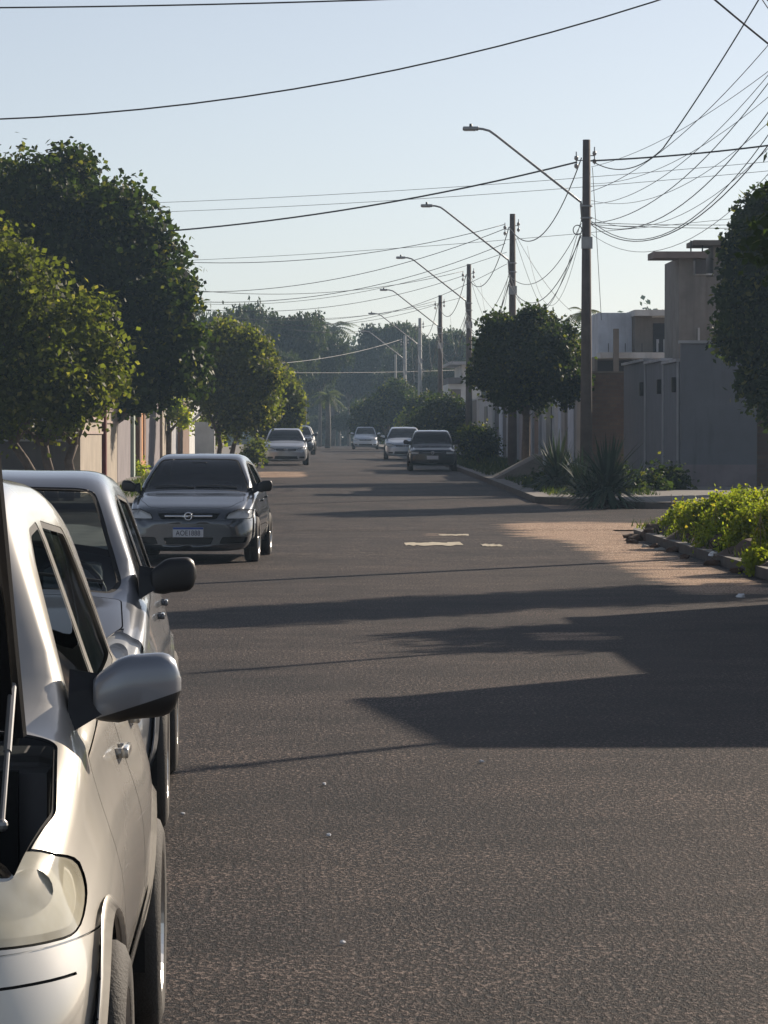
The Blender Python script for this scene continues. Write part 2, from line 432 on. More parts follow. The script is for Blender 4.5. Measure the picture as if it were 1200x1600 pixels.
class CarShell:
    """A car body grown from cross-sections. x runs from the nose back, y to the car's right, z up."""
    def __init__(s, spec):
        s.sp = spec; L = s.L = spec['L']
        s.hw = smooth_interp(spec['hw']); s.zt = smooth_interp(spec['zt']); s.zs = smooth_interp(spec['zs'])
        s.zb = smooth_interp(spec['zb']); s.bow = smooth_interp(spec['bow']); s.tum = spec.get('tumble', .42)
        s.bm = bmesh.new(); s.lay = s.bm.faces.layers.int.new('part')
        s.labels = ['body']; s.build()
    def section(s, x):
        w, zt, zb = s.hw(x), s.zt(x), s.zb(x); zs = min(s.zs(x), zt-.03); g = zt-zs
        t = s.tum*g; bf = s.sp.get('belt', .945); W = bf*w; h = zs-zb; b2_ = 1-(.978-.945)*(1-bf)/.055-.0; b3 = (b2_*2+bf)/3
        P = [(0, zb), (.6*w, zb), (.88*w, zb+.02), (.945*w, zb+.10*h+.02), (.985*w, zb+.28*h), (1.0*w, zb+.46*h), ((.9+.1*bf)*w, zb+.66*h), ((.4+.6*bf)*w, zb+.86*h), ((bf+.006)*w, zs),
             (W-t*.10-.006, zs+.10*g), (W-t*.5, zs+.5*g), (W-t*.80, zs+.80*g), (W-t*1.0-.015*min(1, g*4), zs+.945*g), ((W-t)*.82, zs+.988*g), ((W-t)*.42, zt-.004*min(1, g*5)), (0, zt)]
        k = min(1, max(0, (.22-g)/.14)); k = k*k*(3-2*k)
        Hd = [(.86*w, zs+.34*g), (.835*w, zs+.58*g), (.80*w, zs+.75*g), (.74*w, zs+.87*g), (.60*w, zs+.955*g), (.33*w, zs+.99*g)]
        for i, (hy, hz) in enumerate(Hd):
            y_, z_ = P[9+i]; P[9+i] = (y_*(1-k)+hy*k, z_*(1-k)+hz*k)
        return resample(np.array(P, float), s.sp.get('per', 3))
    def warp(s, x, y):
        return x + s.bow(x)*(abs(y)/s.hw(s.L*.5))**2.2
    def build(s):
        bm = s.bm; L = s.L; sp = s.sp
        xs = set([0, .012, .03, .055, .085, .12, .16, .21, .27, .34, .42]); x = .5
        step = sp.get('step', .07)
        while x < L-.4: xs.add(round(x, 4)); x += step
        for v in (.35, .27, .2, .14, .09, .05, .02, 0): xs.add(L-v)
        for v in sp.get('xkeys', []): xs.add(v)
        xs = sorted(xs); grid = []
        for x in xs:
            sec = s.section(x); n = len(sec)
            ring = []
            for side in (1, -1):
                idx = range(n) if side == 1 else range(n-2, 0, -1)
                for k in idx:
                    y, z = sec[k]; ring.append(bm.verts.new((s.warp(x, y), side*y, z)))
            grid.append(ring)
        m = len(grid[0]); n = len(sec)
        for a, b in zip(grid, grid[1:]):
            for k in range(m):
                bm.faces.new((a[k], b[k], b[(k+1) % m], a[(k+1) % m]))
        for ring, x, flip in ((grid[0], 0, False), (grid[-1], L, True)):          # nose and tail caps
            cols = 8; prev = ring[:n]; sec = s.section(x)
            rights = [ring[k] for k in range(n)]; lefts = [ring[0]] + [ring[m-k] for k in range(1, n-1)] + [ring[n-1]]
            rowverts = []
            for k in range(n):
                if k == 0 or k == n-1: rowverts.append([ring[k]]*(2*cols+1)); continue
                y, z = sec[k]; rv = [rights[k]]
                for j in range(1, 2*cols):
                    t = 1-j/cols; rv.append(bm.verts.new((s.warp(x, y*t), y*t, z)))
                rv.append(lefts[k]); rowverts.append(rv)
            for k in range(n-1):
                for j in range(2*cols):
                    vs = [rowverts[k][j], rowverts[k][j+1], rowverts[k+1][j+1], rowverts[k+1][j]]
                    u = []
                    for v in vs:
                        if v not in u: u.append(v)
                    if len(u) >= 3:
                        try: bm.faces.new(u if flip else u[::-1])
                        except ValueError: pass
        bmesh.ops.remove_doubles(bm, verts=bm.verts, dist=.0004)
        bmesh.ops.recalc_face_normals(bm, faces=bm.faces)
        for f in bm.faces: f.smooth = True
        from mathutils.bvhtree import BVHTree
        bm.normal_update(); ref = bm.copy(); bmesh.ops.triangulate(ref, faces=ref.faces[:]); ref.normal_update(); ref.faces.ensure_lookup_table()
        s.ref = ref; s.bvh = BVHTree.FromBMesh(ref)
    def nrm(s, co):
        from mathutils.interpolate import poly_3d_calc
        loc, n_, i, d_ = s.bvh.find_nearest(co)
        f = s.ref.faces[i]; wt = poly_3d_calc([v.co for v in f.verts], loc)
        r = Vector((0, 0, 0))
        for v, w_ in zip(f.verts, wt): r += v.normal*w_
        return r.normalized()
    def lab(s, name):
        if name not in s.labels: s.labels.append(name)
        return s.labels.index(name)
    def cut(s, poly, proj, name, flt, r=0, ring=0, ringname='gap', only=None, seg=4):
        """knife the outline through the shell along the projection axis and mark what lies inside"""
        poly = ccw(round_poly(poly, r, seg) if r else [Vector(p) for p in poly])
        outs = [(poly, ringname)] if ring else []
        outs.append((inset(poly, ring) if ring else poly, name))
        for pg, nm in outs:
            s._knife(pg, proj, flt); li = s.lab(nm)
            onlyl = None if only is None else [s.lab(o) for o in (only if isinstance(only, (list, tuple)) else [only])]
            for f in s.bm.faces:
                if onlyl is not None and f[s.lay] not in onlyl and f[s.lay] != s.lab(ringname): continue
                c = f.calc_center_median(); p = s._pr(c, proj)
                if flt(c, f.normal) and s._in(p, pg): f[s.lay] = li
    def _pr(s, c, proj):
        return Vector((c.x, c.z)) if proj == 'side' else (Vector((c.y, c.z)) if proj == 'front' else Vector((c.x, c.y)))
    def _in(s, p, pg):
        n = len(pg)
        for i in range(n):
            a, b = pg[i-1], pg[i]
            if (b.x-a.x)*(p.y-a.y)-(b.y-a.y)*(p.x-a.x) < -1e-7: return False
        return True
    def _knife(s, pg, proj, flt):
        bm = s.bm; bm.normal_update()
        x0 = min(p.x for p in pg); x1 = max(p.x for p in pg); y0 = min(p.y for p in pg); y1 = max(p.y for p in pg)
        fs = []
        for f in bm.faces:
            if not flt(f.calc_center_median(), f.normal): continue
            q = [s._pr(v.co, proj) for v in f.verts]
            if max(p.x for p in q) < x0 or min(p.x for p in q) > x1 or max(p.y for p in q) < y0 or min(p.y for p in q) > y1: continue
            fs.append(f)
        geom = list(fs) + list(set(e for f in fs for e in f.edges)) + list(set(v for f in fs for v in f.verts))
        n = len(pg)
        for i in range(n):
            a, b = pg[i-1], pg[i]; e = b-a
            if e.length < 1e-6: continue
            nn = Vector((-e.y, e.x)).normalized()
            if proj == 'side': co, no = Vector((a.x, 0, a.y)), Vector((nn.x, 0, nn.y))
            elif proj == 'front': co, no = Vector((0, a.x, a.y)), Vector((0, nn.x, nn.y))
            else: co, no = Vector((a.x, a.y, 0)), Vector((nn.x, nn.y, 0))
            rr = bmesh.ops.bisect_plane(bm, geom=geom, dist=1e-5, plane_co=co, plane_no=no)
            keep = []
            g = [q for q in rr['geom'] if q.is_valid]
            inside_f = []
            for q in g:
                if isinstance(q, bmesh.types.BMFace):
                    c = s._pr(q.calc_center_median(), proj)
                    if (c-a).dot(nn) >= 0: inside_f.append(q)
            geom = inside_f + list(set(e for f in inside_f for e in f.edges)) + list(set(v for f in inside_f for v in f.verts))
            if not inside_f: break
        bm.normal_update()
    def arches(s, wheels, r):
        bm = s.bm
        for (wx, wz) in wheels:
            pg = [Vector((wx+r*math.cos(2*PI*k/28), wz+r*math.sin(2*PI*k/28))) for k in range(28)]
            flt = lambda c, nn: abs(c.y) > s.sp['arch_in'] and c.z < wz+r+.02
            s._knife(ccw(pg), 'side', flt); pg = ccw(pg)
            bm.faces.ensure_lookup_table()
            kill = [f for f in bm.faces if flt(f.calc_center_median(), 0) and s._in(s._pr(f.calc_center_median(), 'side'), pg)]
            bmesh.ops.delete(bm, geom=kill, context='FACES')
    def half(s, x, z):
        """half width of the side at height z"""
        sec = s.section(x); k = 8*s.sp.get('per', 3)+1
        return float(np.interp(z, sec[3:k, 1], sec[3:k, 0]))
    def extract(s, root, table):
        """table: label -> (object name, material list, offset along normal, parent name)"""
        made = {}
        bm = s.bm; bm.normal_update()
        me0 = bpy.data.meshes.new('tmp'); bm.to_mesh(me0)
        vn = {v.index: v.normal.copy() for v in bm.verts}
        bm.verts.index_update()
        for li, lab in enumerate(s.labels):
            fs = [f for f in bm.faces if f[s.lay] == li]
            if not fs or lab not in table: continue
            nm, mats, off, par = table[lab]
            if nm is None: continue
            sides = [fs]
            if lab in s.sp.get('split', ()):
                sides = [[f for f in fs if f.calc_center_median().y > 0], [f for f in fs if f.calc_center_median().y <= 0]]
            for sub in sides:
                if not sub: continue
                b2 = bmesh.new(); mp = {}; nl = []
                for f in sub:
                    vs = []
                    for v in f.verts:
                        if v not in mp:
                            q = s.nrm(v.co); nl.append(q); mp[v] = b2.verts.new(v.co + q*off)
                        vs.append(mp[v])
                    try: nf = b2.faces.new(vs); nf.smooth = True
                    except ValueError: pass
                par_o = root
                if par and par in made: par_o = made[par][-1 if len(made[par]) == 1 else sides.index(sub)]
                o = obj(nm, b2, mats, par_o, True)
                o.data.normals_split_custom_set_from_vertices(nl)
                made.setdefault(lab, []).append(o)
        bpy.data.meshes.remove(me0)
        return made

def wheel(root, x, y, z, Rt, wdt, side, style=0, seg=40):
    """y: centre; side: +1/-1 outward"""
    wr = empty('wheel', (x, y, z)); wr.parent = root
    r = Rt*.66; bm = bmesh.new(); h = wdt/2
    lathe(bm, [(r*.98, -h*.85), (r*1.02, -h), (Rt*.86, -h*1.04), (Rt*.96, -h*.92), (Rt, -h*.72), (Rt*1.003, -h*.25), (Rt*.99, -h*.22), (Rt*.99, -h*.17), (Rt*1.003, -h*.14), (Rt*1.003, h*.14), (Rt*.99, h*.17), (Rt*.99, h*.22), (Rt*1.003, h*.25), (Rt, h*.72), (Rt*.96, h*.92), (Rt*.86, h*1.04), (r*1.02, h), (r*.98, h*.85)], seg=seg)
    obj('tyre', bm, MT['tyre'], wr, True)
    bm = bmesh.new(); o = side
    lathe(bm, [(r*.99, -o*h*.8), (r*.93, -o*h*.5), (r*.91, o*h*.5), (r*.95, o*h*.88), (r*1.0, o*h*.98), (r*1.01, o*h*.9)], seg=seg)
    # dark drum behind, spokes in front
    k = {0: 7, 1: 5, 2: 9}[style]
    for i in range(k):
        a = 2*PI*i/k
        M = Matrix.Rotation(a, 4, 'Y')
        wd0, wd1 = r*.10, r*(.17 if style != 2 else .10)
        pts = [(r*.15, -wd0), (r*.94, -wd1), (r*.94, wd1), (r*.15, wd0)]
        y0, y1 = sorted((o*h*.55, o*h*.85))
        va = [bm.verts.new(M @ Vector((p[0], y1 if o > 0 else y0, p[1]))) for p in pts]
        vb = [bm.verts.new(M @ Vector((p[0], o*h*.5, p[1]))) for p in pts]
        bm.faces.new(va)
        for q in range(4): bm.faces.new((va[q], va[(q+1) % 4], vb[(q+1) % 4], vb[q]))
    lathe(bm, [(.001, o*h*.92), (r*.14, o*h*.92), (r*.2, o*h*.82), (r*.22, o*h*.5)], seg=20)
    bmesh.ops.recalc_face_normals(bm, faces=bm.faces)
    obj('rim', bm, MT['rim'], wr, False)
    bm = bmesh.new(); lathe(bm, [(.001, o*h*.35), (r*.90, o*h*.35)], seg=24); obj('brake_disc', bm, MT['black'], wr)
    return wr

def liner(root, x, z, r, yin, yout, side):
    bm = bmesh.new(); k = 14; a = []; b = []
    for i in range(k+1):
        t = PI*i/k*1.16 - .08*PI
        a.append(bm.verts.new((x+r*math.cos(t), side*yin, z+r*math.sin(t)))); b.append(bm.verts.new((x+r*math.cos(t), side*yout, z+r*math.sin(t))))
    for i in range(k): bm.faces.new((a[i], a[i+1], b[i+1], b[i]))
    bm.faces.new(a); obj('wheel_well', bm, MT['gap'], root)

def mirror(root, x, y, z, side, mats, W=.20, H=.15, D=.11, sc=1, split=True, rise=0.0):
    """wing mirror: a rounded shell on a short dark arm; (x,y,z) is where the arm meets the door"""
    mr = empty('wing_mirror', (x, y, z)); mr.parent = root
    bm = bmesh.new(); n = 14; m = 20; rings = []
    for i in range(n+1):
        t = i/n; yy = .035 + W*t
        env = (1 - (max(0, (t-.70))/.305)**2.8)**.5 if t > .70 else (.62 + .38*min(1, t/.30)**.8 if t < .30 else 1)
        env = max(env, .03)
        cz = .055 + rise*t + (.012*(t-.3))
        if t < .42: cz -= .02*(1-t/.42)
        ring = []
        for k in range(m):
            a = 2*PI*k/m; ca, sa = math.cos(a), math.sin(a)
            px_ = abs(ca)**.55*(1 if ca > 0 else -1); pz_ = abs(sa)**.58*(1 if sa > 0 else -1)
            # rounded on the front (-x), flat where the glass sits (+x)
            xx = px_*D*.5*env - .03*(1-env) + .045*(t**2) + .02
            if ca > 0: xx = xx*.75
            ring.append(bm.verts.new((xx*1.0+.03, side*yy, cz + pz_*H*.5*env)))
        rings.append(ring)
    for a, b in zip(rings, rings[1:]):
        for k in range(m): bm.faces.new((a[k], a[(k+1) % m], b[(k+1) % m], b[k])).smooth = True
    bm.faces.new(rings[0]); bm.faces.new(rings[-1][::-1])
    bmesh.ops.recalc_face_normals(bm, faces=bm.faces)
    if split:
        # dark lower third
        g = bm.verts[:]+bm.edges[:]+bm.faces[:]
        bmesh.ops.bisect_plane(bm, geom=g, dist=1e-5, plane_co=(0, side*.12, .012), plane_no=(0, -side*.06-side*.25, 1))
        nn = Vector((0, -side*.31, 1))
        for f in bm.faces:
            if (f.calc_center_median()-Vector((0, side*.12, .012))).dot(nn) < 0: f.material_index = 1
    o = obj('mirror_shell', bm, mats, mr, True)
    bm = bmesh.new()
    pts = [(-.10, -.045), (.10, -.045), (.075, .055), (-.02, .10), (-.06, .05)]
    a = [bm.verts.new((p[0]+.05, -side*.02, p[1])) for p in pts]
    b = [bm.verts.new((p[0]*.45+.05, side*.055, p[1]*.62+.025)) for p in pts]
    bm.faces.new(a); bm.faces.new(b[::-1])
    for k in range(5): bm.faces.new((a[k], a[(k+1) % 5], b[(k+1) % 5], b[k]))
    bmesh.ops.recalc_face_normals(bm, faces=bm.faces)
    obj('mirror_arm', bm, MT['black'], mr)
    if sc != 1: mr.scale = (sc,)*3
    return mr

def seat(root, x, y, z, mat, h=.60):
    st = empty('seat', (x, y, z)); st.parent = root
    bm = bmesh.new(); box(bm, -.05, .45, -.24, .24, 0, .16, bev=.05); obj('seat_cushion', bm, mat, st, True)
    bm = bmesh.new(); M = Matrix.Rotation(R(14), 4, 'Y')
    box(bm, .42, .54, -.25, .25, .08, h, bev=.05, M=M)
    obj('seat_backrest', bm, mat, st, True)
    bm = bmesh.new()
    box(bm, .44, .52, -.14, .14, h+.05, h+.22, bev=.038, M=M)
    for s_ in (-.06, .06): tube(bm, [M @ Vector((.48, s_, h-.02)), M @ Vector((.48, s_, h+.08))], .008, 6)
    obj('headrest', bm, mat, st, True)

SPECS = {}
# a tall short-nosed hatchback
SPECS['hatch_tall'] = dict(belt=.88, L=3.82, arch_in=.50, tumble=.37, per=3, step=.07,
    hw=[(0, .60), (.012, .64), (.03, .675), (.07, .72), (.16, .770), (.35, .808), (.7, .826), (1.2, .828), (2.8, .828), (3.3, .815), (3.6, .78), (3.75, .72), (3.82, .60)],
    zt=[(0, .60), (.02, .655), (.06, .71), (.12, .765), (.22, .82), (.45, .905), (.75, .985), (.98, 1.035), (1.06, 1.06), (1.66, 1.50), (1.78, 1.545), (2.2, 1.58), (2.8, 1.565), (3.25, 1.515), (3.40, 1.48), (3.72, 1.02), (3.79, .85), (3.82, .70)],
    zs=[(0, .55), (.06, .64), (.22, .75), (.45, .845), (.98, .955), (1.4, .975), (2.4, .985), (3.3, 1.02), (3.6, .99), (3.82, .62)],
    zb=[(0, .30), (.02, .24), (.08, .20), (.3, .19), (3.5, .20), (3.75, .26), (3.82, .34)],
    bow=[(0, .20), (.3, .17), (1.0, .11), (1.7, .07), (2.2, .0), (3.2, -.03), (3.82, -.12)],
    split=('rub', 'headlight', 'lamp_inner', 'side_glass', 'side_glass_rear', 'door', 'door_rear', 'corner_glass', 'fog'))
SPECS['hatch'] = dict(SPECS['hatch_tall'], belt=.90, tumble=.38, L=3.9,
    zt=[(0, .56), (.02, .61), (.06, .66), (.12, .705), (.22, .75), (.45, .825), (.75, .90), (1.02, .955), (1.12, .985), (1.80, 1.40), (1.95, 1.445), (2.35, 1.475), (2.9, 1.455), (3.3, 1.41), (3.5, 1.36), (3.80, .98), (3.87, .82), (3.9, .66)],
    zs=[(0, .50), (.06, .58), (.22, .68), (.45, .765), (1.02, .875), (1.4, .90), (2.4, .92), (3.4, .95), (3.7, .92), (3.9, .58)],
    hw=[(0, .60), (.012, .64), (.03, .675), (.07, .72), (.16, .765), (.35, .80), (.7, .818), (1.2, .822), (2.8, .822), (3.4, .81), (3.7, .77), (3.83, .70), (3.9, .60)],
    zb=[(0, .28), (.02, .22), (.08, .185), (.3, .175), (3.5, .18), (3.8, .26), (3.9, .34)],
    bow=[(0, .20), (.3, .17), (1.0, .11), (1.8, .07), (2.3, .0), (3.3, -.03), (3.9, -.12)])
SPECS['sedan'] = dict(SPECS['hatch'], belt=.935, L=4.18,
    zt=[(0, .52), (.02, .58), (.06, .645), (.12, .70), (.22, .745), (.45, .80), (.75, .865), (1.05, .915), (1.14, .945), (1.92, 1.355), (2.08, 1.395), (2.4, 1.425), (2.9, 1.41), (3.15, 1.36), (3.72, 1.03), (4.0, .985), (4.12, .93), (4.16, .8), (4.18, .66)],
    zs=[(0, .47), (.06, .56), (.22, .665), (.45, .735), (1.05, .845), (1.5, .87), (2.6, .90), (3.4, .93), (3.9, .90), (4.18, .60)],
    hw=[(0, .62), (.012, .66), (.03, .70), (.07, .75), (.16, .80), (.35, .835), (.7, .852), (1.2, .855), (3.1, .855), (3.7, .84), (4.0, .80), (4.12, .74), (4.18, .62)],
    zb=[(0, .24), (.02, .19), (.08, .16), (.3, .17), (3.8, .18), (4.1, .26), (4.18, .34)],
    bow=[(0, .20), (.3, .17), (1.1, .12), (1.9, .07), (2.5, .0), (3.6, -.04), (4.18, -.12)], tumble=.46)
SPECS['boxy'] = dict(SPECS['hatch'], belt=.94, L=3.8, tumble=.36,
    zt=[(0, .58), (.02, .63), (.05, .68), (.09, .72), (.22, .76), (.45, .80), (.75, .845), (1.08, .90), (1.16, .93), (1.72, 1.35), (1.9, 1.385), (2.3, 1.41), (2.9, 1.40), (3.2, 1.37), (3.4, 1.32), (3.72, .95), (3.77, .80), (3.8, .66)],
    hw=[(0, .66), (.012, .70), (.03, .735), (.07, .765), (.16, .79), (.35, .808), (.7, .815), (1.2, .818), (2.8, .818), (3.4, .805), (3.6, .77), (3.73, .70), (3.8, .62)],
    zs=[(0, .52), (.06, .63), (.22, .70), (.45, .74), (1.05, .83), (1.4, .86), (2.4, .88), (3.3, .90), (3.6, .87), (3.8, .58)],
    zb=[(0, .28), (.02, .24), (.08, .20), (.3, .18), (3.4, .18), (3.7, .26), (3.8, .34)],
    bow=[(0, .12), (.3, .10), (1.0, .08), (1.7, .05), (2.3, .0), (3.3, -.03), (3.8, -.10)])

def build_car(name, kind, loc, yaw, body_mat, label, group=None, det=1, lens='lens', hood_open=False, glass='glass', look='a', plate=True,
              wheel_style=0, seatmat='seat', mirror_mats=None, half_window=False, bump_mat=None):
    """loc: where the nose's centre touches the ground; yaw: turn about z, the nose pointing at -Y when 0"""
    sp = dict(SPECS[kind])
    if det == 0: sp['per'] = 2; sp['step'] = .12
    root = empty(name, loc, R(90)+yaw, label, 'car', group)
    c = CarShell(sp); L = sp['L']
    cowl = {'hatch_tall': 1.00, 'hatch': 1.04, 'sedan': 1.08, 'boxy': 1.10}[kind]
    head = {'hatch_tall': 1.72, 'hatch': 1.84, 'sedan': 1.96, 'boxy': 1.76}[kind]
    fwx = {'hatch_tall': .72, 'hatch': .74, 'sedan': .78, 'boxy': .72}[kind]
    wb = {'hatch_tall': 2.465, 'hatch': 2.45, 'sedan': 2.60, 'boxy': 2.36}[kind]
    Rt = .30; ar = .365; H = c.zt(2.2)
    side = lambda cc, nn: abs(cc.y) > .40 and abs(cc.y) > .0 and nn.z < .80 and abs(nn.y) > .25 if hasattr(nn, 'z') else True
    topf = lambda cc, nn: nn.z > .15 and cc.z > .60
    front = lambda cc, nn: cc.x < .62 and nn.z < .985
    glz = c.zs(1.6)
    # windscreen and rear window (seen from above)
    gcut = lambda a: a
    bf = sp.get('belt', .945); b0 = c.hw(cowl)*bf
    ws = {'hatch_tall': (.76, .82), 'hatch': (.80, .86)}.get(kind, (.86, .90))
    zc, zh = c.zt(cowl+.08), c.zt(head)
    wt = b0 - c.tum*(zh-c.zs(head))
    c.cut([(cowl+.07, -b0*ws[0]), (cowl+.07, b0*ws[0]), (cowl+.20, b0*ws[1]), (head-.05, wt*.90), (head-.02, wt*.80), (head-.02, -wt*.80), (head-.05, -wt*.90), (cowl+.20, -b0*ws[1])], 'top', 'windscreen', topf, r=.05, ring=.022, ringname='seal')
    rb = {'hatch_tall': (3.36, 3.66), 'hatch': (3.46, 3.74), 'sedan': (3.16, 3.66), 'boxy': (3.34, 3.66)}[kind]
    c.cut([(rb[0], -.50), (rb[0], .50), (rb[1], .60), (rb[1], -.60)], 'top', 'rear_glass', topf, r=.06, ring=.02, ringname='seal')
    # side windows
    zr = lambda x: min(c.zs(x) + .80*(c.zt(x)-c.zs(x)), 9)
    bp = {'hatch_tall': 2.30, 'hatch': 2.28, 'sedan': 2.38, 'boxy': 2.22}[kind]
    x0 = cowl+.30; zbelt = lambda x: c.zs(x)+.035
    hx = head+.10
    c.cut([(x0, zbelt(x0)), (bp-.05, zbelt(bp)), (bp-.05, zr(bp)), (hx+.12, zr(hx+.12)), (hx-.06, zr(hx)-.05), (x0-.02, zbelt(x0)+.05)], 'side', 'side_glass', side, r=.035, ring=.018, ringname='seal')
    xe = {'hatch_tall': 3.16, 'hatch': 3.22, 'sedan': 3.22, 'boxy': 3.1}[kind]
    c.cut([(bp+.05, zbelt(bp)), (xe+.0, zbelt(xe)), (xe-.02, zbelt(xe)+.12), (xe-.20, zr(xe-.2)-.02), (bp+.05, zr(bp))], 'side', 'side_glass_rear', side, r=.045, ring=.018, ringname='seal')
    # doors (closed panels cut out of the side)
    sb = lambda cc, nn: abs(cc.y) > .5 and abs(nn.y) > .35
    dz0 = .27
    xA = fwx+ar+.07
    if det >= 1:
        c.cut([(xA, dz0), (bp, dz0), (bp, zbelt(bp)+.0), (xA+.05, zbelt(xA)-.05), (xA, .7)], 'side', 'door', sb, r=.05, ring=.006, only='body')
        c.cut([(bp+.006, dz0), (fwx+wb-.46, dz0), (fwx+wb-.08, .74), (fwx+wb-.06, zbelt(3.0)), (bp+.006, zbelt(bp))], 'side', 'door_rear', sb, r=.05, ring=.006, only='body')
    # bonnet
    hz = .22 if kind != 'boxy' else .14
    h0 = c.hw(.3)*.66; h1 = c.hw(cowl)*.80
    if kind == 'hatch_tall': h1 = .705; h0 = .64
    c.cut([(hz-.04, -h0*.7), (hz-.04, h0*.7), (hz+.06, h0), (cowl*.62, h1), (cowl+.01, h1*.97), (cowl+.01, -h1*.97), (cowl*.62, -h1), (hz+.06, -h0)], 'top', 'bonnet', topf, r=.03, ring=.006, only='body')
    tab = {}
    bmat = [body_mat]
    body_extra = []
    fr = lambda poly, nm, r=.02, ring=.006, rn='gap', only='body': c.cut(poly, 'front', nm, front, r=r, ring=ring, ringname=rn, only=only)
    if look == 'a':      # tall hatchback seen close: big rounded lamp, full-width bumper with two grooves
        for s_ in (1, -1):
            fr([(s_*.335, .675), (s_*.765, .655), (s_*.775, .72), (s_*.750, .80), (s_*.67, .838), (s_*.335, .80)], 'headlight', r=.035, ring=.005)
        fr([(-.80, .648), (.80, .648), (.80, .652), (-.80, .652)], 'groove', 0, 0, only='body')
        fr([(-.60, .587), (.60, .587), (.60, .591), (-.60, .591)], 'groove', 0, 0, only='body')
        fr([(-.70, .50), (.70, .50), (.70, .504), (-.70, .504)], 'groove', 0, 0, only='body')
        fr([(-.32, .68), (.32, .68), (.32, .75), (-.32, .75)], 'grille', .02, .006)
        fr([(-.42, .28), (.42, .28), (.45, .44), (-.45, .44)], 'intake', .03, .004)
    elif look == 'b':    # dark grey saloon: chrome bar grille with round emblem, low triple intake
        for s_ in (1, -1):
            fr([(s_*.46, .575), (s_*.80, .575), (s_*.835, .64), (s_*.815, .70), (s_*.66, .715), (s_*.50, .655)], 'headlight', r=.03, ring=.007)
            fr([(s_*.40, .255), (s_*.74, .27), (s_*.76, .345), (s_*.44, .345)], 'intake', .02, .004)
        fr([(-.36, .575), (.36, .575), (.41, .655), (-.41, .655)], 'grille', .02, .008)
        fr([(-.29, .25), (.29, .25), (.33, .34), (-.33, .34)], 'intake', .02, .004)
        fr([(-.80, .552), (.80, .552), (.80, .560), (-.80, .560)], 'groove', 0, 0)
    elif look == 'c':    # square-lamped hatchback
        for s_ in (1, -1):
            fr([(s_*.45, .575), (s_*.76, .575), (s_*.77, .68), (s_*.45, .67)], 'headlight', r=.02, ring=.007)
        fr([(-.42, .585), (.42, .585), (.42, .665), (-.42, .665)], 'grille', .01, .005)
        fr([(-.62, .27), (.62, .27), (.62, .38), (-.62, .38)], 'intake', .02, .004)
        fr([(-.79, .54), (.79, .54), (.79, .555), (-.79, .555)], 'groove', 0, 0)
    else:                # later saloon: slanted lamps, shallow grille
        for s_ in (1, -1):
            fr([(s_*.42, .585), (s_*.74, .57), (s_*.80, .63), (s_*.80, .715), (s_*.62, .70), (s_*.44, .635)], 'headlight', r=.03, ring=.007)
            fr([(s_*.50, .27), (s_*.70, .27), (s_*.70, .34), (s_*.50, .34)], 'intake', .02, .004)
        fr([(-.37, .56), (.37, .56), (.41, .64), (-.41, .64)], 'grille', .02, .008)
        fr([(-.45, .24), (.45, .24), (.42, .36), (-.42, .36)], 'intake', .02, .004)
    # bumper line on the flank
    if det >= 1:
        c.cut([(.02, .585), (fwx-ar-.0, .585), (fwx-ar-.0, .591), (.02, .591)], 'side', 'gap', sb, only='body')
        c.cut([(xA, .44), (fwx+wb-.5, .44), (fwx+wb-.5, .475), (xA, .475)], 'side', 'rub', sb, r=.008, ring=0, only=['door', 'door_rear', 'body'])
    c.arches([(fwx, Rt), (fwx+wb, Rt)], ar)
    gm = MT[glass]
    mats_body = [body_mat]
    tab = {'body': ('body', [body_mat], 0, None), 'gap': ('panel_gaps', [MT['gap']], -.006, 'body'), 'seal': ('window_seals', [MT['rubber']], -.002, 'body'),
           'windscreen': ('windscreen', [gm], -.006, None), 'rear_glass': ('rear_window', [gm], -.006, None),
           'side_glass': ('front_side_window', [gm], -.010, None), 'side_glass_rear': ('rear_side_window', [gm], -.010, None),
           'door': ('front_door', [body_mat], 0, None), 'door_rear': ('rear_door', [body_mat], 0, None),
           'bonnet': ('bonnet', [body_mat], 0, None), 'headlight': ('headlight', [MT[lens]], .001, None),
           'grille': ('grille', [MT['black']], -.02, None), 'intake': ('bumper_intake', [MT['black']], -.03, None),
           'groove': ('bumper_groove', [body_mat], -.007, 'body'), 'rub': ('side_moulding', [body_mat], .010, None)}
    if half_window:
        tab['side_glass'] = (None, None, 0, None)
    if hood_open: tab['bonnet'] = (None, None, 0, None)
    made = c.extract(root, tab)
    # lamp bowls behind the lenses
    for hl in made.get('headlight', []):
        me = hl.data.copy(); nb = bpy.data.meshes.new('reflector')
        co = np.empty(len(me.vertices)*3); me.vertices.foreach_get('co', co); co = co.reshape(-1, 3)
        cen = co.mean(0); co2 = cen + (co-cen)*.93; co2[:, 0] += .07
        me.vertices.foreach_set('co', co2.ravel()); me.materials.clear(); link_mesh('reflector', me, MT['lamp_bowl'], hl, True)
        sg = 1 if cen[1] > 0 else -1
        if det >= 1:
            bm = bmesh.new()
            lathe(bm, [(.075, -.005), (.07, .004), (.055, .03), (.02, .05), (.001, .052)], (cen[0]+.05, cen[1]-sg*.05, cen[2]+.0), 24, axis='X')
            lathe(bm, [(.045, .0), (.04, .01), (.02, .03), (.001, .035)], (cen[0]+.085, cen[1]+sg*.05, cen[2]+.0), 20, axis='X')
            obj('lamp_bowl', bm, MT['chrome'], hl, True)
